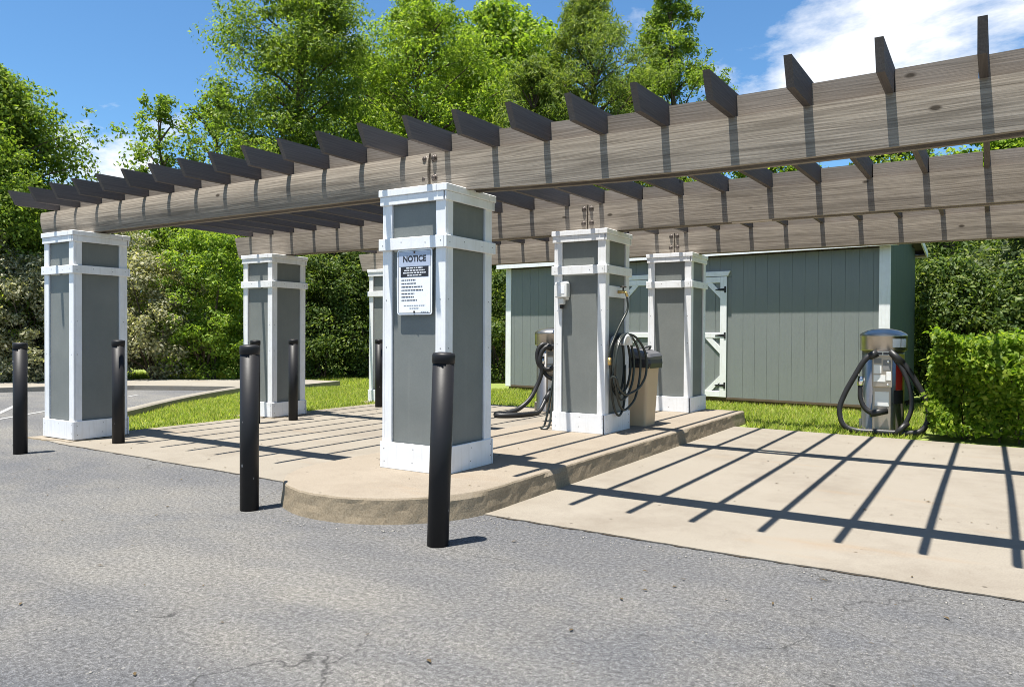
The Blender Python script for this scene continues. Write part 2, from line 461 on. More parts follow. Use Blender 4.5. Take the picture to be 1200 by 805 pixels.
# lawn and far ground: one sheet out to the horizon
sheet('ground', [(-500, -500), (500, -500), (500, 500), (-500, 500)], -0.012, 'lawn', label='mown green lawn and ground out to the horizon')
def jitter_line(a, b, step, amp, seed):
    r = random.Random(seed); a = Vector(a); b = Vector(b); n = max(2, int((b - a).length / step)); d = (b - a).normalized(); nn = Vector((-d.y, d.x)); out = []
    w = 0.0
    for i in range(n + 1):
        w = w * 0.7 + r.uniform(-amp, amp)
        out.append(tuple(a.lerp(b, i / n) + nn * w))
    return out
front_edge = jitter_line((7.5, -0.62), (0.8, -0.56), 0.05, 0.006, 3) + jitter_line((-0.8, -0.55), (-4.95, -0.47), 0.05, 0.006, 5)
asphalt_poly = [(-60, -60), (60, -60), (60, -0.5), (7.5, -0.5), (7.5, -0.35), (-4.95, -0.3), (-5.32, -0.3), (-5.42, 0.0), (-6.56, 1.48), (-7.71, 3.06), (-8.60, 4.60), (-8.95, 5.30), (-9.95, 4.78), (-10.9, 4.23), (-11.9, 3.15), (-12.3, 2.4), (-13.5, 0), (-17, -8), (-60, -40)]
asphalt = sheet('parking_lot_asphalt', asphalt_poly, 0.0, 'asphalt', label='weathered grey asphalt of the parking lot')
# faded bay lines
def strip(a, b, w):
    a = Vector(a); b = Vector(b); d = (b - a).normalized(); n = Vector((-d.y, d.x)) * w / 2
    return [tuple(a - n), tuple(b - n), tuple(b + n), tuple(a + n)]
for a, b in (((-6.26, 0.28), (-9.05, 2.10)), ((-5.93, 0.41), (-6.82, 1.03)), ((-6.9, -0.3), (-9.6, 1.5)), ((-7.6, -1.4), (-10.6, 0.6)), ((-9.7, 3.55), (-6.7, -0.9))):
    sheet('painted_line', strip(a, b, 0.075), 0.004, 'line_paint', asphalt)
# concrete slabs either side of the island
right_poly = jitter_line((7.5, -0.62), (0.70, -0.57), 0.05, 0.006, 3) + [(0.70, 5.06), (4.2, 4.9), (7.5, 4.72)]
left_poly = jitter_line((-0.70, -0.555), (-4.60, -0.45), 0.05, 0.006, 5) + [(-4.96, -0.40), (-4.98, 3.0), (-4.99, 5.75), (-0.70, 5.75)]
sheet('concrete_slab', right_poly[::-1], 0.008, 'concrete', label='sunlit tan concrete slab right of the raised island', thick=0.1)
sheet('concrete_slab', left_poly[::-1], 0.008, 'concrete', label='tan concrete slab left of the raised island', thick=0.1)
# the raised island with its round nose
def build_island():
    r = random.Random(11)
    out = []
    NA = 90
    for i in range(NA + 1):
        a = math.pi + math.pi * i / NA
        out.append((0.82 * math.cos(a), -0.40 + 0.83 * math.sin(a)))
    ny = 110
    for i in range(1, ny + 1): out.append((0.82, -0.40 + 5.95 * i / ny))
    out.append((-0.82, 5.55))
    for i in range(1, ny): out.append((-0.82, 5.55 - 5.95 * i / ny))
    n = len(out)
    from mathutils import noise as mn
    rings = []
    C = Vector((0, 2.0))
    for lev, (z, inset) in enumerate([(-0.06, -0.020), (0.0, -0.018), (0.04, -0.012), (0.08, -0.006), (0.12, -0.002), (0.145, 0.0), (0.156, 0.006), (0.160, 0.018), (0.160, 0.10)]):
        ring = []
        for (x, y) in out:
            # outward direction
            if y < -0.4: d = Vector((x / 0.82, (y + 0.40) / 0.83)).normalized()
            elif y > 5.5: d = Vector((0.7 if x > 0 else -0.7, 0.7))
            else: d = Vector((1 if x > 0 else -1, 0))
            h = mn.noise(Vector((x * 9, y * 9, z * 16 + 5))) * 0.004 + mn.noise(Vector((x * 30, y * 30, z * 60))) * 0.002
            chip = max(0.0, mn.noise(Vector((x * 3.1 + 4, y * 3.1, 1.7))) - 0.22) * 0.035
            k = {0: 1, 1: 1, 2: 1, 3: 1, 4: 1, 5: 0.9, 6: 0.8, 7: 0.5, 8: 0.0}[lev]
            flare = 0.0
            ins = inset - h * k - flare + (chip if lev in (5, 6, 7) else 0)
            zz_ = z + (mn.noise(Vector((x * 14, y * 14, 9))) * 0.004 if lev in (5, 6) else 0) - (chip * 0.25 if lev in (6, 7) else 0)
            ring.append((x - d.x * ins, y - d.y * ins, zz_))
        rings.append(ring)
    vs = [p for rg in rings for p in rg]; fs = []
    for l in range(len(rings) - 1):
        for i in range(n):
            j = (i + 1) % n
            fs.append((l * n + i, l * n + j, (l + 1) * n + j, (l + 1) * n + i))
    m = MB(); m.add(vs, fs, False)
    top = (len(rings) - 1) * n
    m.f.append(tuple(top + i for i in range(n))); m.sm.append(False)
    o = m.obj('raised_island', 'island_concrete')
    tag(o, 'raised tan concrete island with a rounded nose under the middle pillars', kind='structure')
build_island()
# loose crumbs and sand along the asphalt joint, plus aggregate lying on the lot
def build_pebbles():
    r = np.random.default_rng(3)
    n = 2000
    X = r.uniform(-5.5, 5.2, n); Y = r.uniform(-3.9, -0.7, n)
    k = 700
    t = r.uniform(0, 1, k); X[:k] = 0.9 + t * 5.5; Y[:k] = -0.66 - np.abs(r.normal(0, 0.07, k))
    k2 = 300
    a = r.uniform(math.pi, 2 * math.pi, k2); X[k:k + k2] = 0.93 * np.cos(a); Y[k:k + k2] = -0.44 + 0.94 * np.sin(a) - np.abs(r.normal(0, .03, k2))
    s = np.clip(r.lognormal(-5.7, 0.42, n), 0.0015, 0.010)
    base = np.array([(1, 0, 0), (-1, 0, 0), (0, 1, 0), (0, -1, 0), (0, 0, .7), (0, 0, -.3)], float)
    fb = np.array([(0, 2, 4), (2, 1, 4), (1, 3, 4), (3, 0, 4), (2, 0, 5), (1, 2, 5), (3, 1, 5), (0, 3, 5)])
    V = base[None] * s[:, None, None] * r.uniform(0.6, 1.4, (n, 6, 1))
    an = r.uniform(0, 6.28, n); c, sn = np.cos(an)[:, None], np.sin(an)[:, None]
    vx = V[..., 0] * c - V[..., 1] * sn; vy = V[..., 0] * sn + V[..., 1] * c
    V = np.stack([vx + X[:, None], vy + Y[:, None], V[..., 2] + 0.001], -1).reshape(-1, 3)
    Fc = (fb[None] + (np.arange(n) * 6)[:, None, None]).reshape(-1, 3)
    me = np_mesh('pebbles', V, Fc, 'pebble')
    tag(link('loose_gravel', me), 'pale grit and small stones strewn over the asphalt', 'gravel', kind='stuff')
def np_mesh(name, V, Fc, mat):
    me = bpy.data.meshes.new(name)
    nf, k = Fc.shape
    me.vertices.add(len(V)); me.vertices.foreach_set('co', np.ascontiguousarray(V, np.float32).ravel())
    me.loops.add(nf * k); me.loops.foreach_set('vertex_index', np.ascontiguousarray(Fc, np.int32).ravel())
    me.polygons.add(nf); me.polygons.foreach_set('loop_start', np.arange(0, nf * k, k, dtype=np.int32))
    me.polygons.foreach_set('loop_total', np.full(nf, k, np.int32))
    me.materials.append(MATS[mat]); me.update(calc_edges=True)
    return me
build_pebbles()
def build_litter():
    r = np.random.default_rng(12); n = 260
    X = r.uniform(-4.9, 5.5, n); Y = r.uniform(-3.6, 5.0, n); Z = np.full(n, 0.012)
    Z[Y < -0.62] = 0.005
    m = (np.abs(X) < 0.80) & (Y > -1.0); Z[m] = 0.165
    m2 = (np.abs(X) < 0.95) & ~m & (Y > -1.3); X[m2] += 2.0; 
    an = r.uniform(0, 6.283, n); s = r.uniform(0.007, 0.020, n)
    ca, sa = np.cos(an) * s, np.sin(an) * s; w = r.uniform(0.25, 0.5, n)
    V = np.stack([np.stack([X - ca, Y - sa, Z], 1), np.stack([X + sa * w, Y - ca * w, Z + s * 0.25], 1), np.stack([X + ca, Y + sa, Z + s * 0.1], 1), np.stack([X - sa * w, Y + ca * w, Z + s * 0.2], 1)], 1).reshape(-1, 3)
    tag(link('leaf_litter', np_mesh('leaf_litter', V, np.arange(4 * n).reshape(n, 4), 'dry_leaf')), 'tiny dry leaf scraps scattered over slab and asphalt', 'leaf litter', kind='stuff')
build_litter()
def joint(pts, seed, label):
    r = random.Random(seed); top = []; bot = []
    for x, y in pts:
        top.append((x, y + 0.01, 0.0035)); bot.append((x, y - max(0.0, r.gauss(0.007, 0.006)), 0.0035))
    n = len(top)
    o = MB().add(top + bot, [(i, n + i, n + i + 1, i + 1) for i in range(n - 1)]).obj('joint_crack', 'joint_soil')
    tag(o, label, kind='structure')
joint(jitter_line((7.5, -0.62), (0.92, -0.572), 0.05, 0.006, 3), 1, 'dirt filled crack along the front of the right slab')
joint(jitter_line((-0.70, -0.555), (-4.60, -0.45), 0.05, 0.006, 5), 2, 'dirt filled crack along the front of the left slab')
# kerbs
def kerb(name, pts, w, h, label, mat='kerb_concrete'):
    P = smooth_path([(x, y, 0) for x, y in pts], 6)
    prof = [(-w / 2, -0.1), (-w / 2, h - 0.02), (-w / 2 + 0.025, h), (w / 2 - 0.025, h), (w / 2, h - 0.02), (w / 2, -0.1)]
    vs = []; fs = []
    for i, p in enumerate(P):
        t = (P[min(i + 1, len(P) - 1)] - P[max(i - 1, 0)]).normalized(); nn = Vector((-t.y, t.x, 0))
        for (a, z) in prof: vs.append(p + nn * a + Vector((0, 0, z)))
    m = len(prof)
    for i in range(len(P) - 1):
        for k in range(m - 1): fs.append((i * m + k, (i + 1) * m + k, (i + 1) * m + k + 1, i * m + k + 1))
    fs += [tuple(range(m)), tuple(range(len(vs) - 1, len(vs) - m - 1, -1))]
    o = MB().add(vs, fs).obj(name, mat)
    return tag(o, label, kind='structure')
kerb('lawn_kerb', [(-5.44, -0.10), (-6.05, 0.75), (-6.56, 1.50), (-7.15, 2.28), (-7.71, 3.08), (-8.20, 3.85), (-8.60, 4.60), (-8.95, 5.32)], 0.15, 0.10, 'low concrete kerb curving between asphalt and lawn')
far_in = [(-8.95, 5.30), (-9.95, 4.78), (-10.9, 4.23), (-11.9, 3.15), (-12.3, 2.4), (-13.5, 0), (-17, -8)]
far_out = [(-20, -7.2), (-16.0, 0.6), (-14.3, 3.4), (-12.8, 5.4), (-11.1, 6.75), (-9.6, 7.6), (-8.7, 7.7), (-8.5, 6.6)]
sheet('sidewalk', far_in + far_out, 0.09, 'kerb_concrete', label='pale concrete sidewalk across the far end of the lot', thick=0.2)

# ------------------------------------------------------------------ pillars
H_CAP = 2.2285
def pillar_meshes(h):
    """part meshes for a pillar of height h standing at z=0 (h measured to the cap top)"""
    S = 0.295; TR = 0.09; D = {}
    band0 = h - 0.450; band1 = h - 0.363
    basetop = 0.196
    fas0 = h - 0.115; cap0 = h - 0.052
    D['core'] = [('core', MB().box(-S + 0.035, S - 0.035, -S + 0.035, S - 0.035, 0.004, cap0 - 0.004).mesh('core', 'grey_panel'))]
    parts = []
    for q in range(4):
        R = Matrix.Rotation(q * math.pi / 2, 4, 'Z')
        def put(nm, mb, mat, bevel=0.003):
            mb.v = [tuple(R @ Vector(v)) for v in mb.v]
            parts.append((nm, mb.mesh(nm, mat, bevel)))
        y0 = -S + 0.020
        put('panel', MB().box(-S + TR - 0.002, S - TR + 0.002, y0, y0 + 0.013, basetop - 0.02, band0 + 0.02), 'grey_panel', 0)
        put('panel', MB().box(-S + TR - 0.002, S - TR + 0.002, y0, y0 + 0.013, band1 - 0.02, fas0 + 0.02), 'grey_panel', 0)
        for z0, z1 in ((basetop - 0.01, band0 + 0.01), (band1 - 0.01, fas0 + 0.01)):
            # the corner boards butt: one runs through, the next dies into it
            put('corner_board', MB().box(-S + 0.0215, -S + TR, -S, -S + 0.021, z0, z1), 'white_paint')
            put('corner_board', MB().box(S - TR, S, -S, -S + 0.021, z0, z1), 'white_paint')
        e = 0.020
        put('band_board', MB().box(-S - e - 0.002, S + e - 0.024, -S - e - 0.002, -S + 0.001, band0, band1), 'white_paint')
        e = 0.010
        put('base_board', MB().box(-S - e - 0.002, S + e - 0.024, -S - e - 0.002, -S + 0.003, 0.0, basetop), 'white_paint')
        e = 0.013
        put('fascia_board', MB().box(-S - e - 0.002, S + e - 0.024, -S - e - 0.002, -S + 0.001, fas0, cap0), 'white_paint')
        # four flat boards frame the cap
        put('cap_board', MB().box(-0.319, 0.226, -0.319, -0.228, cap0 + 0.001, h), 'white_paint', 0.004)
    nh = MB()
    for (zc, xs, off) in (((band0 + band1) / 2, (-0.27, -0.10, 0.12, 0.26), S + 0.0222), (0.06, (-0.27, 0.0, 0.27), S + 0.0122), (0.15, (-0.26, 0.02, 0.265), S + 0.0122), (0.9, (-0.25, 0.25), S + 0.0004), (1.25, (-0.25, 0.25), S + 0.0004)):
        for x in xs:
            for q in range(4):
                m4 = MB().lathe([(0.0042, 0.0), (0.0042, 0.0006)], 6); R = Matrix.Rotation(q * math.pi / 2, 4, 'Z') @ Matrix.Translation((x + 0.007 * math.sin(17 * zc + x * 90), -off, zc + 0.01 * math.sin(x * 50))) @ Matrix.Rotation(math.pi / 2, 4, 'X')
                nh.add([tuple(R @ Vector(v)) for v in m4.v], m4.f)
    parts.append(('nail_heads', nh.mesh('nail_heads', 'bolt_steel')))
    parts.append(('cap_lid', MB().box(-0.23, 0.23, -0.23, 0.23, cap0 + 0.001, h - 0.006).mesh('cap_lid', 'white_paint')))
    return D['core'] + parts
PM_HIGH = pillar_meshes(H_CAP - 0.160)
PM_LOW = pillar_meshes(H_CAP - 0.022)
X0, Y1, Y2 = -4.8876, 2.6497, 5.2253
PILLARS = {}
def make_pillar(key, x, y, z, label):
    pm = PM_HIGH if z > 0.1 else PM_LOW
    root = empty('pillar', (x, y, z))
    for nm, me in pm: link(nm, me, root)
    tag(root, label, 'pillar', 'grey and white pergola pillars')
    PILLARS[key] = root
make_pillar('A1', 0, 0, 0.160, 'large grey panelled pillar with white trim carrying the notice sign')
make_pillar('B1', 0, Y1, 0.160, 'grey and white pillar with the electrical box and coiled hose')
make_pillar('C1', 0, Y2, 0.160, 'grey and white pillar in front of the shed doors')
make_pillar('A0', X0, 0, 0.022, 'grey and white pillar at far left on a small broken pad')
make_pillar('B0', X0 - 0.0446, Y1, 0.020, 'grey and white pillar behind two black bollards at the lawn edge')
make_pillar('C0', X0 - 0.089, Y2, 0.018, 'grey and white pillar mostly hidden behind the notice pillar')
# broken pad under the far-left pillar, low pads under the other two
def pad(x, y, label, seed):
    r = random.Random(seed); poly = []
    for i in range(40):
        a = 2 * math.pi * i / 40
        c, s = math.cos(a), math.sin(a); k = (0.385 if c < 0.3 else 0.345) / max(abs(c), abs(s))
        poly.append((x + c * k * r.uniform(0.96, 1.08), y + s * k * r.uniform(0.96, 1.08)))
    m = MB(); n = len(poly)
    vs = [(px, py, -0.03) for px, py in poly] + [(x + (px - x) * 0.97, y + (py - y) * 0.97, 0.0185 + r.uniform(-.006, .0)) for px, py in poly]
    m.add(vs, [tuple(range(n, 2 * n))] + [(i, (i + 1) % n, n + (i + 1) % n, n + i) for i in range(n)])
    tag(m.obj('pillar_pad', 'island_concrete'), label, kind='structure')
pad(X0 - 0.03, -0.02, 'crumbling concrete pad under the far left pillar', 2)
pad(X0 - 0.0446, Y1, 'thin concrete pad under the pillar at the lawn edge', 4)
pad(X0 - 0.089, Y2, 'thin concrete pad under the hidden back pillar', 6)

# ------------------------------------------------------------------ pergola
ZB, ZT = 2.232, 2.520
def sag(x, row):
    if row == 0 and 0 < x < 4.9: return -0.062 * (1 - ((x - 2.45) / 2.45) ** 2)
    return 0.0
pergola = empty('pergola', (0, 0, 0))
tag(pergola, 'weathered wooden pergola of double beams and cross rafters over the bays', 'pergola')
YROW = [0.0, Y1, Y2]
def beam_board(x0, x1, yc, row, bulge, end_cut, nm='beam_board', z0=ZB, z1=ZT, t=0.040):
    """a long plank, its own X axis along the grain; bulge = how far it cups outwards"""
    L = x1 - x0; nx = max(2, int(L / 0.35)); nz = 6
    m = MB(); vs = []
    for side in (-1, 1):
        for i in range(nx + 1):
            for k in range(nz + 1):
                u = i / nx; v = k / nz
                x = -L / 2 + u * L
                if end_cut and i == 0: x += (1 - v) * 0.09
                xc = (x0 + x1) / 2 + x
                cup = 4 * v * (1 - v) * bulge
                y = side * t / 2 - cup
                z = z0 + v * (z1 - z0) + sag(xc, row) - (z0 + z1) / 2
                vs.append((x, y, z))
    def id(s, i, k): return s * (nx + 1) * (nz + 1) + i * (nz + 1) + k
    fs = []
    for i in range(nx):
        for k in range(nz):
            fs.append((id(0, i, k), id(0, i + 1, k), id(0, i + 1, k + 1), id(0, i, k + 1)))
            fs.append((id(1, i + 1, k), id(1, i, k), id(1, i, k + 1), id(1, i + 1, k + 1)))
        fs.append((id(0, i, 0), id(1, i, 0), id(1, i + 1, 0), id(0, i + 1, 0)))
        fs.append((id(0, i, nz), id(0, i + 1, nz), id(1, i + 1, nz), id(1, i, nz)))
    for k in range(nz):
        fs.append((id(0, 0, k), id(0, 0, k + 1), id(1, 0, k + 1), id(1, 0, k)))
        fs.append((id(0, nx, k), id(1, nx, k), id(1, nx, k + 1), id(0, nx, k + 1)))
    m.add(vs, fs)
    return m.obj(nm, 'blocking_wood' if nm == 'blocking_board' else 'weathered_wood', pergola, 0, 1, ((x0 + x1) / 2, yc, (z0 + z1) / 2))
RS = 0.4225
RX = [3.522 - RS * k for k in range(-6, 22)]
XEND = RX[0] + 0.30
for row, y in enumerate(YROW):
    for s in (-1, 1):
        yy = y + s * 0.064
        b = 0.024 if (row == 0 and s == -1) else 0.004
        beam_board(-5.68 - (0.03 if row == 2 else 0), -0.022, yy, row, b, True)
        beam_board(-0.008, 4.88, yy, row, 0.003, False)
        beam_board(4.89, XEND, yy, row, 0.003, False)
    # splice post hidden between the boards, and its bolts
    for xs in (X0 - 0.0446 * row, -0.015):
        mb = MB().box(-0.045, 0.045, -0.0425, 0.0425, H_CAP - 0.10, ZT - 0.03)
        mb.obj('splice_post', 'dark_gap', pergola, 0, 1, (xs, y, 0))
    for dx, dz in ((-0.042, 0.155), (0.042, 0.155), (-0.046, 0.005), (0.046, 0.008)):
        bm_ = MB(); bm_.lathe([(0.006, 0.012), (0.019, 0.012), (0.019, 0.016), (0.017, 0.021), (0.010, 0.026), (0.0, 0.026)][1:], 12)
        # washer and dome head, axis turned to face -Y
        bm_.lathe([(0.027, 0.0), (0.027, 0.006), (0.012, 0.008)], 14)
        o = bm_.obj('bolt', 'bolt_steel', pergola, 0, 1, (-0.015 + dx, y - 0.0845, 2.322 + dz), (math.pi / 2, 0, 0))
# rafters, each cut to a slanting tip
def rafter_mesh(dip, seed):
    r = random.Random(seed)
    y0, y1 = -0.575, Y2 + 0.50; h = 0.148; t = 0.040; cut = 0.075
    ny = 14; vs = []
    bow = r.uniform(-0.012, 0.012); b2 = r.uniform(-0.006, 0.006)
    for i in range(ny + 1):
        u = i / ny
        for (sx, top) in ((-1, 0), (1, 0), (1, 1), (-1, 1)):
            y = y0 + (y1 - y0) * u
            if not top:
                if i == 0: y += cut
                if i == ny: y -= cut
            x = sx * t / 2 + bow * math.sin(math.pi * u) + b2 * math.sin(2 * math.pi * u)
            fall = dip * max(0.0, 1 - (y - 0.0) / Y1) if y < Y1 else 0
            # local X runs along the rafter so the grain follows it
            vs.append((y - (y0 + y1) / 2, -x, (h if top else 0) - h / 2 + fall))
    fs = []
    for i in range(ny):
        for k in range(4):
            k2 = (k + 1) % 4
            fs.append((i * 4 + k, i * 4 + k2, (i + 1) * 4 + k2, (i + 1) * 4 + k))
    fs += [(3, 2, 1, 0), (ny * 4, ny * 4 + 1, ny * 4 + 2, ny * 4 + 3)]
    return MB().add(vs, fs).mesh('rafter', 'rafter_wood'), (y0 + y1) / 2
for k, x in enumerate(RX):
    me, yc = rafter_mesh(sag(x, 0), k)
    link('rafter', me, pergola, (x, yc, ZT + 0.074 + 0.001), (0, 0, math.pi / 2))
# blocking between the rafters on top of each beam
blk = {}
for row, y in enumerate(YROW):
    for k in range(len(RX) - 1):
        xa, xb = RX[k + 1] + 0.021, RX[k] - 0.021
        thin = (row == 0 and k == 7) or (row == 1 and k == 10)   # two bays keep a single thin board
        beam_board(xa, xb, y - 0.006 if not thin else y - 0.034 + 0.07 * row, row, 0.0, False, 'blocking_board', ZT + 0.003, ZT + 0.003 + (0.130 if (k * 7 + row) % 5 else 0.120), 0.096 if not thin else 0.036)

# ------------------------------------------------------------------ bollards
boll = {}
def bollard_meshes():
    body = MB().lathe([(0.060, -0.05), (0.060, 1.015)], 28).mesh('post', 'bollard_paint')
    cap = MB().lathe([(0.0603, 1.008), (0.0632, 1.010), (0.0632, 1.052), (0.060, 1.064), (0.03, 1.070)], 28).mesh('cap', 'bollard_paint')
    return body, cap
BB, BC = bollard_meshes()
def bollard(x, y, label, lean=(0, 0), s=1.0):
    r = empty('bollard', (x, y, 0)); r.rotation_euler = (lean[0], lean[1], 0); r.scale = (1, 1, s)
    link('post', BB, r); link('cap', BC, r)
    tag(r, label, 'bollard', 'black steel bollards')
bollard(1.00, -1.285, 'scuffed black bollard in the foreground leaning before the notice pillar', (-0.006, 0.030), 0.995)
bollard(-0.55, -1.30, 'black bollard standing on asphalt left of the island nose', (0, 0), 1.015)
bollard(-4.24, -0.98, 'leftmost black bollard on asphalt at the edge of the photo', (0, 0), 0.99)
bollard(-4.10, -0.10, 'black bollard in front of the far left pillar', (0, 0), 1.01)
bollard(-4.23, 2.36, 'black bollard in front of the pillar at the lawn edge', (0, 0), 1.01)
bollard(-4.32, 1.82, 'black bollard almost hidden behind the bollard by the island nose', (0, 0), 1.0)
bollard(-4.53, 4.36, 'black bollard half hidden behind the notice pillar', (0, 0), 1.0)

# ------------------------------------------------------------------ notice sign
def rounded(w, h, r, n=6):
    out = []
    for cx_, cz_, a0 in ((w / 2 - r, h / 2 - r, 0), (-w / 2 + r, h / 2 - r, 90), (-w / 2 + r, -h / 2 + r, 180), (w / 2 - r, -h / 2 + r, 270)):
        for i in range(n + 1):
            a = math.radians(a0 + 90 * i / n); out.append((cx_ + r * math.cos(a), cz_ + r * math.sin(a)))
    return out
def flat(name, poly, y0, y1, mat, parent, x=0, z=0):
    n = len(poly)
    vs = [(x + a, y0, z + b) for a, b in poly] + [(x + a, y1, z + b) for a, b in poly]
    return MB().add(vs, [tuple(range(n)), tuple(range(2 * n - 1, n - 1, -1))] + [(i, n + i, n + (i + 1) % n, (i + 1) % n) for i in range(n)][::1]).obj(name, mat, parent)
def rect(w, h): return [(-w / 2, -h / 2), (w / 2, -h / 2), (w / 2, h / 2), (-w / 2, h / 2)]
def build_sign():
    W_, H_ = 0.325, 0.475
    s = empty('notice_sign', (0.020, -0.305, 1.539))
    flat('plate', rounded(W_, H_, 0.02), 0.0, 0.003, 'sign_white', s)
    # printed border: four thin bars
    mb = MB()
    for (x, z, w, h) in ((0, H_ / 2 - 0.012, W_ - 0.03, 0.003), (0, -H_ / 2 + 0.012, W_ - 0.03, 0.003), (-W_ / 2 + 0.012, 0, 0.003, H_ - 0.03), (W_ / 2 - 0.012, 0, 0.003, H_ - 0.03)):
        mb.box(x - w / 2, x + w / 2, -0.0012, -0.0004, z - h / 2, z + h / 2)
    mb.obj('border_print', 'sign_black', s)
    flat('header_print', rect(W_ - 0.032, 0.105), -0.0010, -0.0003, 'sign_blue', s, 0, H_ / 2 - 0.070)
    fc = bpy.data.curves.new('notice_text', 'FONT'); fc.body = 'NOTICE'; fc.size = 0.060; fc.align_x = 'CENTER'; fc.extrude = 0.0004; fc.offset = 0.0018
    fc.materials.append(MATS['sign_black'])
    tmp = bpy.data.objects.new('tmp_text', fc); COL.objects.link(tmp)
    me = bpy.data.meshes.new_from_object(tmp.evaluated_get(bpy.context.evaluated_depsgraph_get()))
    bpy.data.objects.remove(tmp); bpy.data.curves.remove(fc)
    me.materials.clear(); me.materials.append(MATS['sign_black'])
    fo = link('lettering', me, s, (0, -0.0018, H_ / 2 - 0.088), (math.pi / 2, 0, 0)); fo.scale = (0.98, 1, 1)
    flat('text_block', rect(W_ - 0.065, 0.075), -0.0010, -0.0003, 'sign_black', s, 0, 0.075)
    mb = MB(); r = random.Random(2)
    for i, w in enumerate((0.15, 0.19, 0.21, 0.13)):
        z = 0.102 - i * 0.0175; x = -w / 2
        while x < w / 2:
            l = r.uniform(0.012, 0.030); mb.box(x, min(x + l, w / 2), -0.0022, -0.0013, z - 0.004, z + 0.004); x += l + 0.006
    mb.obj('reversed_print', 'sign_white', s)
    mb = MB()
    for i, w in enumerate((0.125, 0.13, 0.19, 0.195, 0.115, 0.11, 0.14)):
        z = 0.015 - i * 0.0245; x = -0.115
        mb.box(x - 0.012, x - 0.006, -0.0012, -0.0004, z - 0.003, z + 0.003)
        while x < -0.115 + w:
            l = r.uniform(0.010, 0.028); mb.box(x, min(x + l, -0.115 + w), -0.0012, -0.0004, z - 0.0034, z + 0.0034); x += l + 0.005
    mb.obj('list_print', 'sign_black', s)
    mb = MB()
    for z, x0, x1 in ((-0.170, -0.10, 0.10), (-0.190, -0.045, 0.045), (-0.216, 0.06, 0.13)):
        x = x0
        while x < x1:
            l = r.uniform(0.008, 0.024); mb.box(x, min(x + l, x1), -0.0012, -0.0004, z - 0.0022, z + 0.0022); x += l + 0.005
    mb.obj('fine_print', 'grey_decal', s)
    for z in (H_ / 2 - 0.022, -H_ / 2 + 0.022):
        MB().lathe([(0.008, -0.002), (0.008, 0.003), (0.004, 0.006)], 10).obj('screw', 'bolt_steel', s, 0, 1, (0, -0.001, z), (math.pi / 2, 0, 0))
    # two thin spacers hold the plate off the corner boards
    MB().box(-0.02, 0.02, 0.003, 0.024, -0.2, 0.2).obj('backing_strip', 'grey_panel', s)
    tag(s, 'white NOTICE sign with blue header screwed to the nearest pillar', 'sign')
build_sign()

# ------------------------------------------------------------------ fittings on the second pillar
def build_outlet():
    e = empty('electrical_box', (-0.185, Y1 - 0.283, 1.62))
    MB().box(-0.070, 0.070, -0.075, 0.006, -0.080, 0.080).obj('cover', 'outlet_plastic', e, 0.014, 3)
    MB().box(-0.058, 0.058, -0.010, 0.004, -0.10, 0.095).obj('back_plate', 'outlet_plastic', e, 0.004)
    MB().box(-0.030, 0.045, -0.0775, -0.074, -0.04, 0.05).obj('window', 'sign_white', e, 0.001)
    MB().box(-0.050, 0.020, -0.050, 0.006, -0.150, -0.083).obj('conduit_box', 'outlet_plastic', e, 0.010, 2)
    MB().tube([(-0.015, -0.022, -0.15), (-0.015, -0.022, -0.19)], 0.020, 12).obj('plug', 'black_rubber', e)
    tag(e, 'white weatherproof electrical box on the second pillar', 'electrical box')
build_outlet()
FX = 0.295  # right face of a pillar
def build_tap():
    t = empty('hose_tap', (FX, Y1 - 0.02, 1.603))
    MB().box(-0.002, 0.012, -0.215, 0.215, -0.058, 0.058).obj('mounting_board', 'white_paint', t, 0.003)
    MB().tube([(0.0, 0, 0), (0.09, 0, 0.0)], 0.016, 12).obj('pipe', 'brass', t)
    MB().tube([(0.07, 0, 0.0), (0.10, 0, -0.01), (0.115, 0, -0.05)], 0.015, 12).obj('spout', 'brass', t)
    MB().tube([(0.07, 0, 0), (0.07, 0, 0.045)], 0.009, 10).lathe([(0.03, 0.043), (0.034, 0.05), (0.03, 0.057)], 16, (0.07, 0, 0)).obj('valve_wheel', 'bolt_steel', t)
    tag(t, 'brass hose tap on a white board high on the second pillar', 'tap')
build_tap()
def build_hanger():
    h = empty('hose_hanger', (FX, Y1 - 0.06, 1.075)); h.scale = (0.9, 0.8, 0.8)
    vs = []; n = 14
    for i in range(n + 1):
        a = math.pi * (0.02 + 0.96 * i / n)
        for (x, r) in ((-0.018, 0.125), (0.012, 0.125), (0.012, 0.110), (0.15, 0.110), (0.15, 0.150), (0.165, 0.150), (0.165, 0.095), (-0.018, 0.095)):
            vs.append((x, -r * math.cos(a), r * math.sin(a) - 0.03))
    m = 8; fs = []
    for i in range(n):
        for k in range(m):
            k2 = (k + 1) % m; fs.append((i * m + k, i * m + k2, (i + 1) * m + k2, (i + 1) * m + k))
    fs += [tuple(range(m - 1, -1, -1)), tuple(n * m + k for k in range(m))]
    MB().add(vs, fs, True).obj('saddle', 'outlet_plastic', h)
    tag(h, 'curved beige hanger holding the garden hose coil', 'hose hanger')
build_hanger()
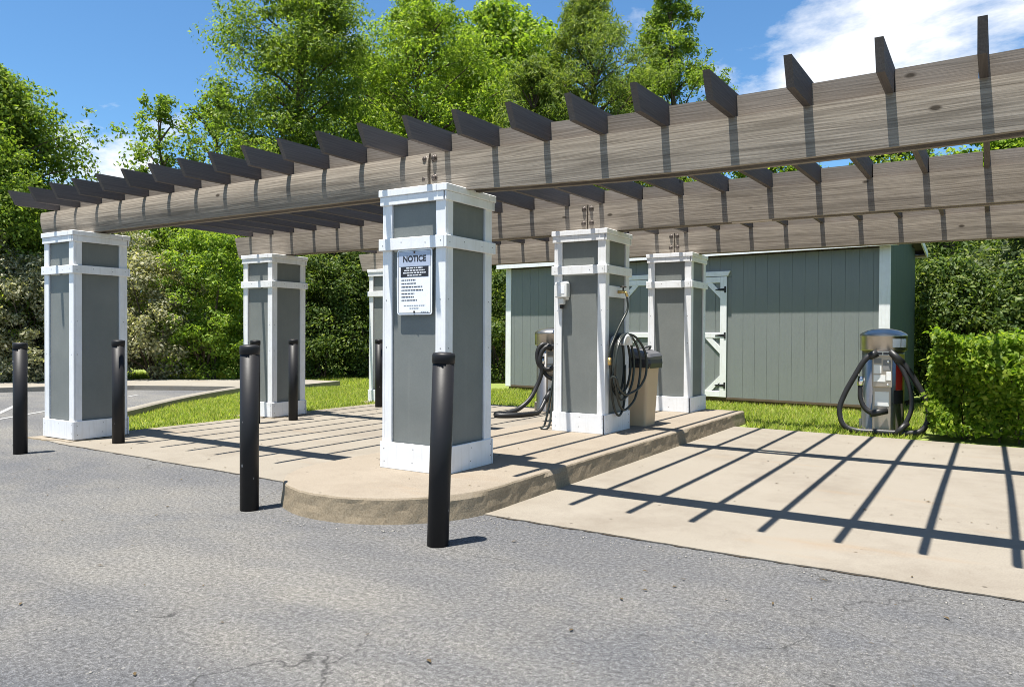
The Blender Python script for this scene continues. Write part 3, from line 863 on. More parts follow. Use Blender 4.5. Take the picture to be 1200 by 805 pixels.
def build_hose():
    r = random.Random(8)
    y0 = Y1 - 0.06
    pts = [(FX + 0.115, Y1 - 0.02, 1.548), (FX + 0.118, Y1 - 0.02, 1.42), (FX + 0.09, y0 - 0.06, 1.28), (FX + 0.06, y0 - 0.16, 1.12), (FX + 0.05, y0 - 0.24, 0.98)]
    loops = 5
    for L in range(loops):
        rad = 0.165 + 0.03 * math.sin(L * 2.1); hh = 0.31 + r.uniform(-0.03, 0.03)
        if L == 3: hh = 0.44
        xo = FX + 0.03 + 0.026 * L
        skew = 0.025 * L
        for a in range(180, -180, -24):
            q = math.radians(a + r.uniform(-4, 4))
            z = 0.835 + hh * math.sin(q) if math.sin(q) < 0 else 0.835 + 0.335 * math.sin(q)
            # outer loops swing away from the wall, fanned about the hanger
            pts.append((xo + 0.10 * max(0, math.cos(q)) * (L / 4), y0 + (rad + skew) * math.cos(q) * 0.98, z))
    pts += [(FX + 0.05, y0 - 0.21, 0.70), (FX + 0.05, y0 - 0.12, 0.42), (FX + 0.06, y0 - 0.01, 0.335), (FX + 0.06, y0 + 0.10, 0.44), (FX + 0.06, y0 + 0.12, 0.62), (FX + 0.07, y0 + 0.10, 0.85)]
    h = empty('garden_hose', (0, 0, 0))
    MB().tube(smooth_path(pts, 4), 0.0125, 8).obj('hose', 'garden_hose', h)
    MB().tube([(FX + 0.055, y0 - 0.250, 0.93), (FX + 0.056, y0 - 0.252, 0.86)], 0.019, 10).obj('coupling', 'brass', h)
    tag(h, 'black garden hose coiled on the right face of the second pillar', 'hose')
build_hose()
def build_cord():
    y0 = Y1 - 0.10; x0 = -0.335
    pts = [(x0 - 0.01, y0, 1.12), (x0 - 0.03, y0 - 0.02, 0.9), (x0 - 0.06, y0 - 0.06, 0.55), (x0 - 0.10, y0 - 0.10, 0.26), (x0 - 0.12, y0 - 0.12, 0.182), (x0 - 0.09, y0 - 0.22, 0.176), (x0 - 0.015, y0 - 0.20, 0.19), (x0 - 0.02, y0 - 0.12, 0.4), (x0 - 0.025, y0 - 0.03, 0.8), (x0 - 0.005, y0, 1.10)]
    o = MB().tube(smooth_path(pts, 6), 0.012, 8).obj('hanging_hose', 'garden_hose')
    MB().tube([(x0 + 0.06, y0, 1.12), (x0 - 0.02, y0, 1.125), (x0 - 0.03, y0, 1.16)], 0.008, 8).obj('hook', 'bolt_steel', o)
    tag(o, 'thin black hose hanging to the floor on the left side of the second pillar', 'hose')
build_cord()
# tan bin behind the second pillar
def build_bin():
    b = empty('trash_bin', (0.235, 3.36, 0.160), 0.0); b.scale = (0.84, 0.80, 1.0)
    def ring(w, d, r, z, n=4):
        return [(x, y, z) for x, y in rounded(w, d, r, n)]
    levels = [(0.34, 0.36, 0.03, 0.012), (0.345, 0.365, 0.035, 0.0), (0.35, 0.37, 0.04, 0.03), (0.43, 0.45, 0.045, 0.66), (0.435, 0.455, 0.045, 0.665), (0.475, 0.495, 0.05, 0.668), (0.478, 0.498, 0.05, 0.728), (0.455, 0.475, 0.045, 0.730), (0.43, 0.45, 0.045, 0.70)]
    vs = []; 
    for L in levels: vs += ring(*L)
    n = len(vs) // len(levels); fs = []
    for i in range(len(levels) - 1):
        for k in range(n): fs.append((i * n + k, i * n + (k + 1) % n, (i + 1) * n + (k + 1) % n, (i + 1) * n + k))
    fs += [tuple(range(n - 1, -1, -1)), tuple((len(levels) - 1) * n + k for k in range(n))]
    MB().add(vs, fs).obj('tub', 'tan_plastic', b)
    # bag folded over the rim
    r = random.Random(3); vs = []; K = 60
    for lev, (off, z) in enumerate(((0.006, 0.64), (0.012, 0.69), (0.006, 0.738), (-0.02, 0.742))):
        rg = ring(0.478 + 2 * off, 0.498 + 2 * off, 0.05, z, 14)
        for (x, y, zz_) in rg:
            vs.append((x + r.uniform(-.003, .003), y + r.uniform(-.003, .003), zz_ + (r.uniform(-0.02, 0.02) if lev == 0 else 0)))
    n2 = len(vs) // 4; fs = []
    for i in range(3):
        for k in range(n2): fs.append((i * n2 + k, i * n2 + (k + 1) % n2, (i + 1) * n2 + (k + 1) % n2, (i + 1) * n2 + k))
    MB().add(vs, fs).obj('bag', 'bin_bag', b)
    # lid: shallow dome, tilted as it stands a little open
    vs = []; levels = [(0.50, 0.52, 0.06, -0.035), (0.505, 0.525, 0.06, 0.0), (0.46, 0.48, 0.06, 0.03), (0.30, 0.32, 0.06, 0.055)]
    for L in levels: vs += ring(*L)
    n = len(vs) // 4; fs = []
    for i in range(3):
        for k in range(n): fs.append((i * n + k, i * n + (k + 1) % n, (i + 1) * n + (k + 1) % n, (i + 1) * n + k))
    fs += [tuple(range(n - 1, -1, -1)), tuple(3 * n + k for k in range(n))]
    lid = MB().add(vs, fs).obj('lid', 'lid_plastic', b, 0, 1, (0, 0.0, 0.795), (0.02, 0.12, 0))
    MB().tube([(0.10, -0.1, 0.05), (0.12, -0.1, 0.09), (0.12, 0.1, 0.09), (0.10, 0.1, 0.05)], 0.014, 8).obj('handle', 'lid_plastic', lid)
    for s in (-1, 1):
        MB().lathe([(0.075, -0.02), (0.08, -0.012), (0.08, 0.012), (0.075, 0.02)], 18).obj('wheel', 'black_rubber', b, 0, 1, (-0.17, s * 0.16 - 0.04, 0.082), (math.pi / 2, 0, 0))
    tag(b, 'tan plastic trash bin with grey lid behind the second pillar', 'trash bin')
build_bin()

# ------------------------------------------------------------------ coin vacuums
def circ_band(m, r0, r1, z0, z1, a0, a1, n=10):
    """curved plate on a cylinder"""
    vs = []; fs = []
    for i in range(n + 1):
        a = math.radians(a0 + (a1 - a0) * i / n)
        for r, z in ((r0, z0), (r1, z0), (r1, z1), (r0, z1)):
            vs.append((r * math.sin(a), -r * math.cos(a), z))
    for i in range(n):
        for k in range(4):
            k2 = (k + 1) % 4; fs.append((i * 4 + k, i * 4 + k2, (i + 1) * 4 + k2, (i + 1) * 4 + k))
    fs += [(3, 2, 1, 0), (n * 4, n * 4 + 1, n * 4 + 2, n * 4 + 3)]
    return m.add(vs, fs)
def build_vacuum(loc, rz, label, hoses, variant):
    v = empty('vacuum_station', loc, rz); v.scale = (0.88, 0.88, 1.0)
    body = MB().lathe([(0.285, 0.0), (0.285, 0.02), (0.268, 0.03), (0.268, 1.0)], 40).obj('body', 'stainless', v)
    head = MB().lathe([(0.272, 0.985), (0.294, 0.99), (0.298, 1.0), (0.298, 1.150), (0.303, 1.155), (0.303, 1.175), (0.285, 1.195), (0.21, 1.23), (0.10, 1.25), (0.02, 1.255)], 40).obj('head', 'stainless', v)
    circ_band(MB(), 0.297, 0.3005, 1.03, 1.13, 22, 44).obj('label_plate', 'white_decal', head)
    circ_band(MB(), 0.297, 0.3005, 1.03, 1.13, 47, 68).obj('label_plate', 'white_decal', head)
    circ_band(MB(), 0.267, 0.2705, 0.86, 0.95, 40, 75).obj('warning_plate', 'yellow_decal', v)
    circ_band(MB(), 0.267, 0.2705, 0.52, 0.90, 36, 62).obj('red_plate', 'red_decal', v)
    circ_band(MB(), 0.267, 0.2700, 0.36, 0.515, 30, 66).obj('black_plate', 'sign_black', v)
    # projecting front: upper coin box and lower plate
    col = MB().box(-0.125, 0.100, -0.300, -0.18, 0.03, 0.94).obj('front_column', 'brushed_plate', v, 0.008, 2)
    cb = MB().box(-0.132, 0.112, -0.345, -0.285, 0.555, 0.93).obj('coin_box', 'brushed_plate', v, 0.008, 2)
    for (x0, x1, z0, z1, mt) in ((-0.115, -0.02, 0.72, 0.82, 'white_decal'), (-0.005, 0.095, 0.76, 0.88, 'grey_decal'), (-0.115, -0.02, 0.84, 0.90, 'grey_decal'), (-0.115, 0.03, 0.62, 0.70, 'white_decal'), (0.04, 0.095, 0.64, 0.74, 'white_decal')):
        MB().box(x0, x1, -0.3485, -0.3445, z0, z1).obj('instruction_plate', mt, cb, 0.001)
    for z in (0.585, 0.86):
        MB().lathe([(0.016, 0), (0.016, 0.008), (0.010, 0.010)], 12).obj('lock', 'chrome', cb, 0, 1, (0.06, -0.345, z), (math.pi / 2, 0, 0))
    MB().box(-0.10, 0.075, -0.303, -0.2995, 0.33, 0.50).obj('lower_plate', 'white_decal', v, 0.001)
    br = MB().box(-0.10, 0.08, -0.375, -0.30, 0.925, 0.985).obj('hose_bracket', 'stainless', v, 0.006, 2)
    MB().box(-0.075, -0.012, -0.3775, -0.374, 0.94, 0.97).box(0.0, 0.055, -0.3775, -0.374, 0.94, 0.97).obj('bracket_slot', 'sign_black', br)
    MB().box(-0.30, -0.26, -0.03, 0.03, 0.0, 0.14).obj('anchor_foot', 'stainless', v, 0.004)
    tag(v, label, 'vacuum', 'coin operated vacuum stations')
    for pts, r, lab in hoses:
        h = empty('vacuum_hose', loc, rz); h.scale = (0.88, 0.88, 1.0)
        P = smooth_path(pts, 7)
        if r > 0.03:   # ribbed vacuum hose
            Q = []; acc = smooth_path(pts, 16); rr = []
            for i, p in enumerate(acc): Q.append(p); rr.append(r * (1.0 if i % 2 else 0.93))
            MB().tube(Q, rr, 12).obj('hose', 'black_rubber', h)
        else: MB().tube(P, r, 10).obj('hose', 'black_rubber', h)
        a, b = Vector(P[-2]), Vector(P[-1]); d = (b - a).normalized()
        MB().tube([b - d * 0.16, b + d * 0.06], [r * 1.25, r * 1.1], 14).obj('nozzle', 'black_rubber', h)
        a = Vector(P[0]); d = (Vector(P[2]) - a).normalized()
        MB().tube([a - d * 0.02, a + d * 0.09], r * 1.28, 14).obj('cuff', 'chrome' if 'inner' in lab else 'black_rubber', h)
        tag(h, lab, 'hose')
cam_dir = lambda p: math.atan2(CAM.x - p[0], -(CAM.y - p[1]))
RV = (2.465, 5.66, 0.0)
right_hoses = [
    ([(-0.09, -0.37, 0.955), (-0.22, -0.39, 0.88), (-0.36, -0.40, 0.66), (-0.47, -0.41, 0.46), (-0.53, -0.43, 0.28), (-0.48, -0.45, 0.10), (-0.32, -0.46, 0.036), (-0.05, -0.47, 0.036), (0.22, -0.46, 0.036), (0.44, -0.43, 0.06), (0.535, -0.40, 0.20), (0.52, -0.38, 0.40), (0.40, -0.37, 0.62), (0.26, -0.36, 0.82), (0.12, -0.36, 0.945)], 0.036, 'long black vacuum hose looped round the vacuum beside the hedge'),
    ([(-0.27, -0.36, 0.66), (-0.275, -0.37, 0.52), (-0.27, -0.38, 0.42), (-0.22, -0.39, 0.31), (-0.12, -0.40, 0.25), (0.0, -0.37, 0.27)], 0.034, 'short inner black hose curling into the front of the vacuum beside the hedge'),
    ([(0.13, -0.34, 0.93), (0.25, -0.38, 0.74), (0.33, -0.41, 0.52), (0.34, -0.44, 0.32), (0.26, -0.47, 0.13), (0.19, -0.50, 0.055)], 0.030, 'black hose with wand hanging at the right of the vacuum beside the hedge'),
]
build_vacuum(RV, cam_dir(RV) , 'stainless steel coin vacuum with red plate beside the hedge', right_hoses, 0)
LV = (-2.02, 5.42, 0.008)
left_hoses = [
    ([(-0.06, -0.375, 0.955), (-0.20, -0.40, 1.00), (-0.29, -0.42, 0.90), (-0.27, -0.43, 0.72), (-0.14, -0.43, 0.64), (0.02, -0.42, 0.70), (0.08, -0.41, 0.86), (-0.02, -0.42, 0.97), (-0.17, -0.43, 0.95), (-0.25, -0.45, 0.80), (-0.22, -0.45, 0.60), (-0.30, -0.47, 0.40), (-0.42, -0.55, 0.22), (-0.60, -0.65, 0.09), (-0.80, -0.80, 0.037), (-0.98, -0.95, 0.037), (-0.95, -1.12, 0.037), (-0.70, -1.10, 0.037), (-0.45, -0.90, 0.037), (-0.28, -0.65, 0.045), (-0.17, -0.50, 0.18), (-0.08, -0.40, 0.30)], 0.036, 'black vacuum hose trailing over the slab behind the second pillar'),
    ([(-0.20, -0.36, 0.80), (-0.20, -0.40, 0.66), (-0.12, -0.42, 0.54), (0.02, -0.42, 0.50), (0.10, -0.40, 0.56)], 0.032, 'short inner black hose on the vacuum half hidden by the second pillar'),
]
build_vacuum(LV, cam_dir(LV) + 0.1, 'stainless steel coin vacuum half hidden behind the second pillar', left_hoses, 1)

# ------------------------------------------------------------------ shed
def build_shed():
    s = empty('storage_shed', (-5.02, 8.85, 0.0), -0.1025)
    L = 7.33; D = 1.95; zb = 0.10; zt = 2.50
    MB().box(0.03, L - 0.03, 0.03, D - 0.03, zb, zt + 0.1).obj('frame', 'skid_wood', s)
    for y in (0.10, D / 2, D - 0.10):
        MB().box(0.02, L - 0.02, y - 0.05, y + 0.05, -0.04, zb - 0.002).obj('skid', 'skid_wood', s)
    MB().box(0.0, L, -0.006, 0.03, zb - 0.035, zb).obj('sill_board', 'skid_wood', s)
    # front siding boards with grooves between
    W = 0.2032; x = 0.0
    d0, d1 = 2.72, 4.80
    shared = {}
    def plank(x0, x1, z0, z1, y0=0.0, mat='shed_siding'):
        key = (round(x1 - x0, 3), round(z0, 3), round(z1, 3), mat)
        if key not in shared:
            w = x1 - x0
            shared[key] = MB().box(0.0012, w - 0.0012, 0, 0.02, z0, z1).mesh('siding_board', mat, 0.0010)
        link('siding_board', shared[key], s, (x0, y0, 0))
    while x < L - 0.01:
        x1 = min(x + W, L)
        if not (x1 > d0 + 0.1 and x < d1 - 0.1): plank(x, x1, zb, zt)
        elif True: plank(x, x1, 2.16, zt)
        x += W
    MB().box(0, L, 0.0125, 0.0185, zb, zt).obj('wall_sheathing', 'shed_siding', s)
    # right gable side boards and back
    yy = 0.0; me = None
    for k in range(8):
        y0 = 0.03 + k * (D - 0.06) / 8; y1 = 0.03 + (k + 1) * (D - 0.06) / 8
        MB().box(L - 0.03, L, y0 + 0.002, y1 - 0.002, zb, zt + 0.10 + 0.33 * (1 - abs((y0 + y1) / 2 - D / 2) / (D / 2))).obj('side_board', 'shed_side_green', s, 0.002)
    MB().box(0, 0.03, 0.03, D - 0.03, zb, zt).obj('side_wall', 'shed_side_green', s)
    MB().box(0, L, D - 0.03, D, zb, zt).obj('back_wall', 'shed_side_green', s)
    # corner boards
    for x0, x1 in ((-0.022, 0.115), (L - 0.135, L + 0.022)):
        MB().box(x0, x1, -0.022, 0.0, zb - 0.03, zt + 0.02).obj('corner_board', 'white_paint', s, 0.003)
    MB().box(L + 0.001, L + 0.022, 0.0, 0.06, zb - 0.03, zt + 0.02).obj('corner_board', 'shed_side_green', s, 0.003)
    # roof: two slopes, overhanging front eave with white fascia
    oh = 0.185; ridge = zt + 0.50
    for sy in (0, 1):
        ya, yb = (-oh, D / 2) if sy == 0 else (D + oh, D / 2)
        za = zt + 0.07; t = 0.03
        vs = [(-0.12, ya, za), (L + 0.14, ya, za), (L + 0.14, yb, ridge), (-0.12, yb, ridge)]
        vs += [(a, b, c + t) for a, b, c in vs]
        fs = [(3, 2, 1, 0), (4, 5, 6, 7), (0, 1, 5, 4), (1, 2, 6, 5), (2, 3, 7, 6), (3, 0, 4, 7)]
        if sy: fs = [q[::-1] for q in fs]
        rf = MB().add(vs, fs).obj('roof', 'shingle', s)
        yo = ya - 0.022 if sy == 0 else ya
        MB().box(-0.13, L + 0.15, yo, yo + 0.022, za - 0.065, za + 0.025).obj('fascia', 'white_paint', rf, 0.003)
        y_in = 0.0 if sy == 0 else D
        MB().box(-0.12, L + 0.14, min(ya, y_in), max(ya, y_in), za - 0.045, za - 0.033).obj('soffit', 'soffit_brown', rf)
    # rake boards at the right gable
    for sy in (0, 1):
        ya, yb = (-oh, D / 2) if sy == 0 else (D + oh, D / 2)
        vs = [(L + 0.141, ya, zt + 0.0), (L + 0.163, ya, zt + 0.0), (L + 0.163, yb, ridge - 0.07), (L + 0.141, yb, ridge - 0.07)]
        vs += [(a, b, c + 0.10) for a, b, c in vs]
        fs = [(3, 2, 1, 0), (4, 5, 6, 7), (0, 1, 5, 4), (1, 2, 6, 5), (2, 3, 7, 6), (3, 0, 4, 7)]
        if sy: fs = [q[::-1] for q in fs]
        MB().add(vs, fs).obj('rake_board', 'soffit_brown' if sy == 0 else 'white_paint', s)
    # double door
    h0, h1 = 0.10, 2.16
    mid = (d0 + d1) / 2
    hd = MB().prism([(d0 - 0.03, 2.17), (d1 + 0.02, 2.17), (d1 + 0.06, 2.255), (d0 - 0.07, 2.255)], -0.035, 0.0)
    hd.v = [(a, c, b) for a, b, c in hd.v]; hd.f = [q[::-1] for q in hd.f]
    hd.obj('door_header', 'white_paint', s, 0.004)
    for side, (xa, xb) in enumerate(((d0, mid - 0.006), (mid + 0.006, d1))):
        dr = MB().box(xa, xb, 0.0, 0.012, h0, h1).obj('door', 'shed_siding', s)
        n = 5
        for k in range(n):
            w = (xb - xa) / n
            MB().box(xa + k * w + 0.003, xa + (k + 1) * w - 0.003, -0.008, 0.0, h0, h1).obj('door_board', 'shed_siding', dr, 0.003)
        T = 0.115; y0, y1 = -0.028, -0.0085
        MB().box(xa, xa + T, y0, y1, h0, h1).obj('stile', 'white_paint', dr, 0.003)
        MB().box(xb - T, xb, y0, y1, h0, h1).obj('stile', 'white_paint', dr, 0.003)
        for z0, z1 in ((h0, h0 + 0.10), (1.11, 1.20), (h1 - 0.10, h1)):
            MB().box(xa + T + 0.001, xb - T - 0.001, y0, y1, z0, z1).obj('rail', 'white_paint', dr, 0.003)
        # corner braces
        xi0, xi1 = xa + T, xb - T
        w = 0.085
        def brace(xc, zc, dx, dz):
            a = 0.27
            poly = [(xc + dx * a, zc), (xc + dx * (a - w * 1.414), zc), (xc, zc + dz * (a - w * 1.414)), (xc, zc + dz * a)]
            if dx * dz > 0: poly = poly[::-1]
            m = MB().prism(poly, y0 + 0.003, y1); m.v = [(p, r, q) for p, q, r in m.v]
            m.obj('brace', 'white_paint', dr)
        for xc, dx in ((xi0, 1), (xi1, -1)):
            brace(xc, h1 - 0.10, dx, -1); brace(xc, h0 + 0.10, dx, 1); brace(xc, 1.11, dx, -1)
        # strap hinges on the outer stile
        xo, sg = (xa, 1) if side == 0 else (xb, -1)
        for z in (h1 - 0.22, 1.155, h0 + 0.20):
            m = MB()
            m.box(min(xo + sg * 0.010, xo + sg * 0.042), max(xo + sg * 0.010, xo + sg * 0.042), y0 - 0.006, y0 - 0.0005, z - 0.055, z + 0.055)
            pl = [(xo + sg * 0.043, z - 0.024), (xo + sg * 0.20, z - 0.008), (xo + sg * 0.20, z + 0.008), (xo + sg * 0.043, z + 0.024)]
            q = MB().prism(pl if sg > 0 else pl[::-1], y0 - 0.006, y0 - 0.0005); q.v = [(a, c, b) for a, b, c in q.v]; q.f = [f[::-1] for f in q.f]
            m.add(q.v, q.f)
            m.obj('hinge', 'black_iron', dr)
    tag(s, 'long grey green garden shed with white trimmed double doors', 'shed')
build_shed()

# ------------------------------------------------------------------ foliage
def leaf_geo(r, P, size, aspect, up=0.4, droop=0.0, axis=None, axis_w=0.0, nb=None, spread=0.55):
    n = len(P)
    ax = r.normal(size=(n, 3)); ax[:, 2] -= droop
    if axis is not None: ax = ax * (1 - axis_w) + axis * axis_w * 1.7
    ax /= np.linalg.norm(ax, axis=1)[:, None] + 1e-9
    nr = r.normal(size=(n, 3)) * (spread if nb is not None else 1.0); nr[:, 2] = (np.abs(nr[:, 2]) if nb is None else nr[:, 2]) + up
    if nb is not None:
        nr += nb; ax -= nr * (np.sum(ax * nr, 1) / (np.sum(nr * nr, 1) + 1e-9))[:, None]; ax /= np.linalg.norm(ax, axis=1)[:, None] + 1e-9
    sd = np.cross(ax, nr); sd /= np.linalg.norm(sd, axis=1)[:, None] + 1e-9
    s = (size * r.uniform(0.6, 1.35, n))[:, None]
    a = P - ax * s * 0.5; b = P + ax * s * 0.5
    mid = P - ax * s * 0.06
    hw = s * aspect * 0.5
    nn = np.cross(sd, ax) * s * 0.07
    V = np.stack([a, mid + sd * hw + nn, b, mid - sd * hw + nn], 1).reshape(-1, 3)
    Fc = np.arange(4 * n).reshape(n, 4)
    return V, Fc
def crown_from_clumps(r, centers, radii, per, size, aspect, flat_=0.7, **kw):
    idx = np.repeat(np.arange(len(centers)), per)
    d = r.normal(size=(len(idx), 3)); d /= np.linalg.norm(d, axis=1)[:, None]
    rad = r.uniform(0, 1, len(idx)) ** 0.45
    off = d * (rad * radii[idx])[:, None]; off[:, 2] *= flat_
    P = centers[idx] + off
    return leaf_geo(r, P, size, aspect, nb=d * 0.75, **kw)
def interp(prof, t):
    return np.interp(t, [a for a, b in prof], [b for a, b in prof])
BARK = 'bark'
def make_tree(name, px, dist, top_py, width_px, prof, mat, label, seed, clumps=170, per=170, leaf=0.11, aspect=0.5, base_frac=0.12, clump_r=(0.30, 0.62), sparse=0.0, lean=(0, 0), group='trees behind the pergola', **kw):
    r = np.random.default_rng(seed)
    p = view_point(px, dist)
    H = height_at(top_py, dist, px)
    R = 0.5 * width_px * dist * cos_depth(px) / 891.05
    root = empty(name, (p.x, p.y, 0))
    z0 = H * base_frac
    cs = []; rs = []; limbs = MB(); 
    trunk_pts = [(lean[0] * (k / 8) ** 1.5 + 0.12 * math.sin(k * 1.3 + seed), lean[1] * (k / 8) ** 1.5 + 0.10 * math.cos(k * 1.7 + seed), -0.1 + H * 0.93 * k / 8) for k in range(9)]
    tr = 0.018 * H + 0.03
    MB().tube(smooth_path(trunk_pts, 3), [tr * (1 - 0.93 * k / 24) for k in range(25)], 8).obj('trunk', BARK, root)
    n = clumps; tries = 0
    while len(cs) < n:
        t = r.uniform(0, 1) ** 0.9
        R_here = R * interp(prof, t) 
        a = r.uniform(0, 2 * math.pi)
        # lobes: crown outline swells and shrinks with angle and height
        lobe = 0.80 + 0.26 * math.sin(a * 3 + seed + t * 5) + 0.18 * math.sin(a * 5 + t * 13 + seed * 2)
        q = R_here * lobe * (r.uniform(0, 1) ** (0.42))
        z = z0 + (H - z0) * t
        bx_ = np.interp(z, [q_[2] for q_ in trunk_pts], [q_[0] for q_ in trunk_pts]); by_ = np.interp(z, [q_[2] for q_ in trunk_pts], [q_[1] for q_ in trunk_pts])
        c = np.array([bx_ + q * math.cos(a), by_ + q * math.sin(a), z])
        cs.append(c); rs.append(r.uniform(*clump_r) * (0.75 if t > 0.85 else 1.0))
    cs = np.array(cs); rs = np.array(rs)
    for k in range(0, n, 3):
        c = cs[k]; zb_ = max(z0 * 0.6, c[2] - 0.35 * math.hypot(c[0], c[1]) - 0.4)
        bx_ = np.interp(zb_, [q_[2] for q_ in trunk_pts], [q_[0] for q_ in trunk_pts]); by_ = np.interp(zb_, [q_[2] for q_ in trunk_pts], [q_[1] for q_ in trunk_pts])
        s_ = np.array([bx_, by_, zb_]); m_ = (s_ * 0.45 + c * 0.55) + np.array([0, 0, 0.12])
        limbs.tube([tuple(s_), tuple(m_), tuple(c)], [0.035, 0.022, 0.007], 5, False)
    limbs.obj('limbs', BARK, root)
    V, Fc = crown_from_clumps(r, cs, rs, per, leaf, aspect, **kw)
    # stray twigs beyond the outline
    m = int(n * 0.35)
    pick = r.integers(0, n, m); dirs = cs[pick] - np.array([0, 0, H * 0.45]); dirs /= np.linalg.norm(dirs, axis=1)[:, None] + 1e-6
    tw = cs[pick] + dirs * (rs[pick] * r.uniform(0.9, 1.5, m))[:, None]; tw[:, 2] = np.minimum(tw[:, 2], H * 1.0)
    V2, F2 = crown_from_clumps(r, tw, np.full(m, 0.20), max(8, per // 7), leaf, aspect, **kw)
    V = np.concatenate([V, V2]); Fc = np.concatenate([Fc, F2 + len(V) - len(V2)])
    keep = V[:, 2].reshape(-1, 4).min(1) > 0.02
    V = V.reshape(-1, 4, 3)[keep].reshape(-1, 3); Fc = np.arange(len(V)).reshape(-1, 4)
    link('crown', np_mesh('crown', V, Fc, mat), root)
    tag(root, label, 'tree', group)
    return root
BROAD = [(0, 0.55), (0.2, 0.9), (0.5, 1.0), (0.75, 0.8), (0.92, 0.45), (1, 0.12)]
TALL = [(0, 0.8), (0.3, 1.0), (0.6, 0.9), (0.85, 0.6), (1, 0.15)]
CONE = [(0, 1.0), (0.3, 0.9), (0.6, 0.55), (0.85, 0.22), (1, 0.03)]
SAPL = [(0, 0.3), (0.35, 0.7), (0.6, 1.0), (0.85, 0.8), (1, 0.2)]
make_tree('broadleaf_tree', 0, 21, 92, 205, BROAD, 'leaf_mid', 'bushy green tree at the far left edge', 1, 300, 235, 0.098, 0.5, 0.1, (0.32, 0.75))
make_tree('young_tree', 190, 23, 118, 120, SAPL, 'leaf_mid', 'thin airy young tree with sky showing through its crown', 2, 95, 60, 0.12, 0.5, 0.25, (0.22, 0.48))
make_tree('young_tree', 258, 23.5, 112, 105, SAPL, 'leaf_mid', 'small sparse tree just left of the tallest leafy tree', 3, 105, 75, 0.12, 0.5, 0.25, (0.22, 0.5))
make_tree('broadleaf_tree', 352, 23, -34, 225, TALL, 'leaf_mid', 'tallest leafy tree left of centre reaching the top of the photo', 4, 470, 235, 0.108, 0.40, 0.08, (0.35, 0.8), droop=0.5)
make_tree('broadleaf_tree', 486, 25, 6, 260, [(0, 0.8), (0.4, 1.0), (0.7, 0.95), (0.88, 0.6), (1, 0.15)], 'leaf_yellow', 'yellow green leafy tree rising behind the notice pillar', 5, 480, 190, 0.115, 0.40, 0.1, (0.35, 0.85), droop=0.6)
make_tree('broadleaf_tree', 585, 28, 16, 240, [(0, 0.8), (0.5, 1.0), (0.8, 0.9), (0.93, 0.6), (1, 0.2)], 'leaf_yellow', 'bright green round leafed tree between the notice pillar and the cedar', 6, 430, 150, 0.145, 0.7, 0.1, (0.4, 0.9))
make_tree('cedar_tree', 690, 24, -16, 300, [(0, 1.0), (0.5, 0.95), (0.68, 0.78), (0.80, 0.52), (0.90, 0.24), (1, 0.03)], 'leaf_cedar', 'pointed feathery cedar with its tip at the top of the photo', 7, 560, 150, 0.15, 0.20, 0.08, (0.25, 0.6), up=0.1, axis=np.array([0, 0, 1.0]), axis_w=0.35)
make_tree('narrow_tree', 786, 25, -24, 185, [(0, 1.0), (0.45, 1.0), (0.66, 0.85), (0.76, 0.5), (0.9, 0.36), (1, 0.15)], 'leaf_mid', 'narrow dark green tree right of the cedar', 8, 330, 185, 0.11, 0.45, 0.08, (0.24, 0.55))
make_tree('cedar_tree', 625, 22.5, 75, 200, [(0, 1.0), (0.5, 0.9), (0.75, 0.6), (0.9, 0.35), (1, 0.05)], 'leaf_cedar', 'lower feathery cedar in front of the pointed cedar', 9, 330, 120, 0.17, 0.22, 0.06, (0.25, 0.6), up=0.1, axis=np.array([0, 0, 1.0]), axis_w=0.35)
make_tree('broadleaf_tree', 428, 31, 70, 170, TALL, 'leaf_mid', 'farther leafy tree filling the gap right of the tallest tree', 17, 220, 90, 0.19, 0.5, 0.1, (0.5, 1.0))
make_tree('broadleaf_tree', 535, 32, 62, 170, TALL, 'leaf_mid', 'farther leafy tree between the yellow green tree and the round leafed tree', 18, 220, 90, 0.19, 0.5, 0.1, (0.5, 1.0))
make_tree('broadleaf_tree', 745, 31, 98, 170, TALL, 'leaf_mid', 'farther leafy tree between the pointed cedar and the narrow tree', 19, 200, 90, 0.19, 0.5, 0.1, (0.5, 1.0))
make_tree('broadleaf_tree', 900, 27, 165, 190, BROAD, 'leaf_yellow', 'green tree showing between the beams above the shed doors', 10, 200, 130, 0.14, 0.5)
make_tree('broadleaf_tree', 1040, 26, 140, 190, BROAD, 'leaf_mid', 'green tree showing between the beams above the shed corner', 11, 200, 130, 0.14, 0.5)
make_tree('broadleaf_tree', 1175, 24, 150, 220, BROAD, 'leaf_yellow', 'sunlit green tree behind the hedge at the right edge', 12, 220, 140, 0.14, 0.5)
make_tree('cedar_tree', 1108, 19, 205, 130, TALL, 'leaf_dark', 'dark evergreen tree right of the shed', 13, 105, 170, 0.12, 0.3, 0.02, (0.25, 0.55))
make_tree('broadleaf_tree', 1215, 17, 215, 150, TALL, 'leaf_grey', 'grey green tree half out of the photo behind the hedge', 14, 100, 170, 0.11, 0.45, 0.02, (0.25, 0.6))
make_tree('broadleaf_tree', 415, 21.5, 205, 150, BROAD, 'leaf_dark', 'dark leafy tree behind the notice pillar', 15, 150, 140, 0.12, 0.5, 0.03)
make_tree('broadleaf_tree', 560, 22, 235, 130, BROAD, 'leaf_dark', 'dark leafy tree left of the shed', 16, 130, 140, 0.12, 0.5, 0.02)

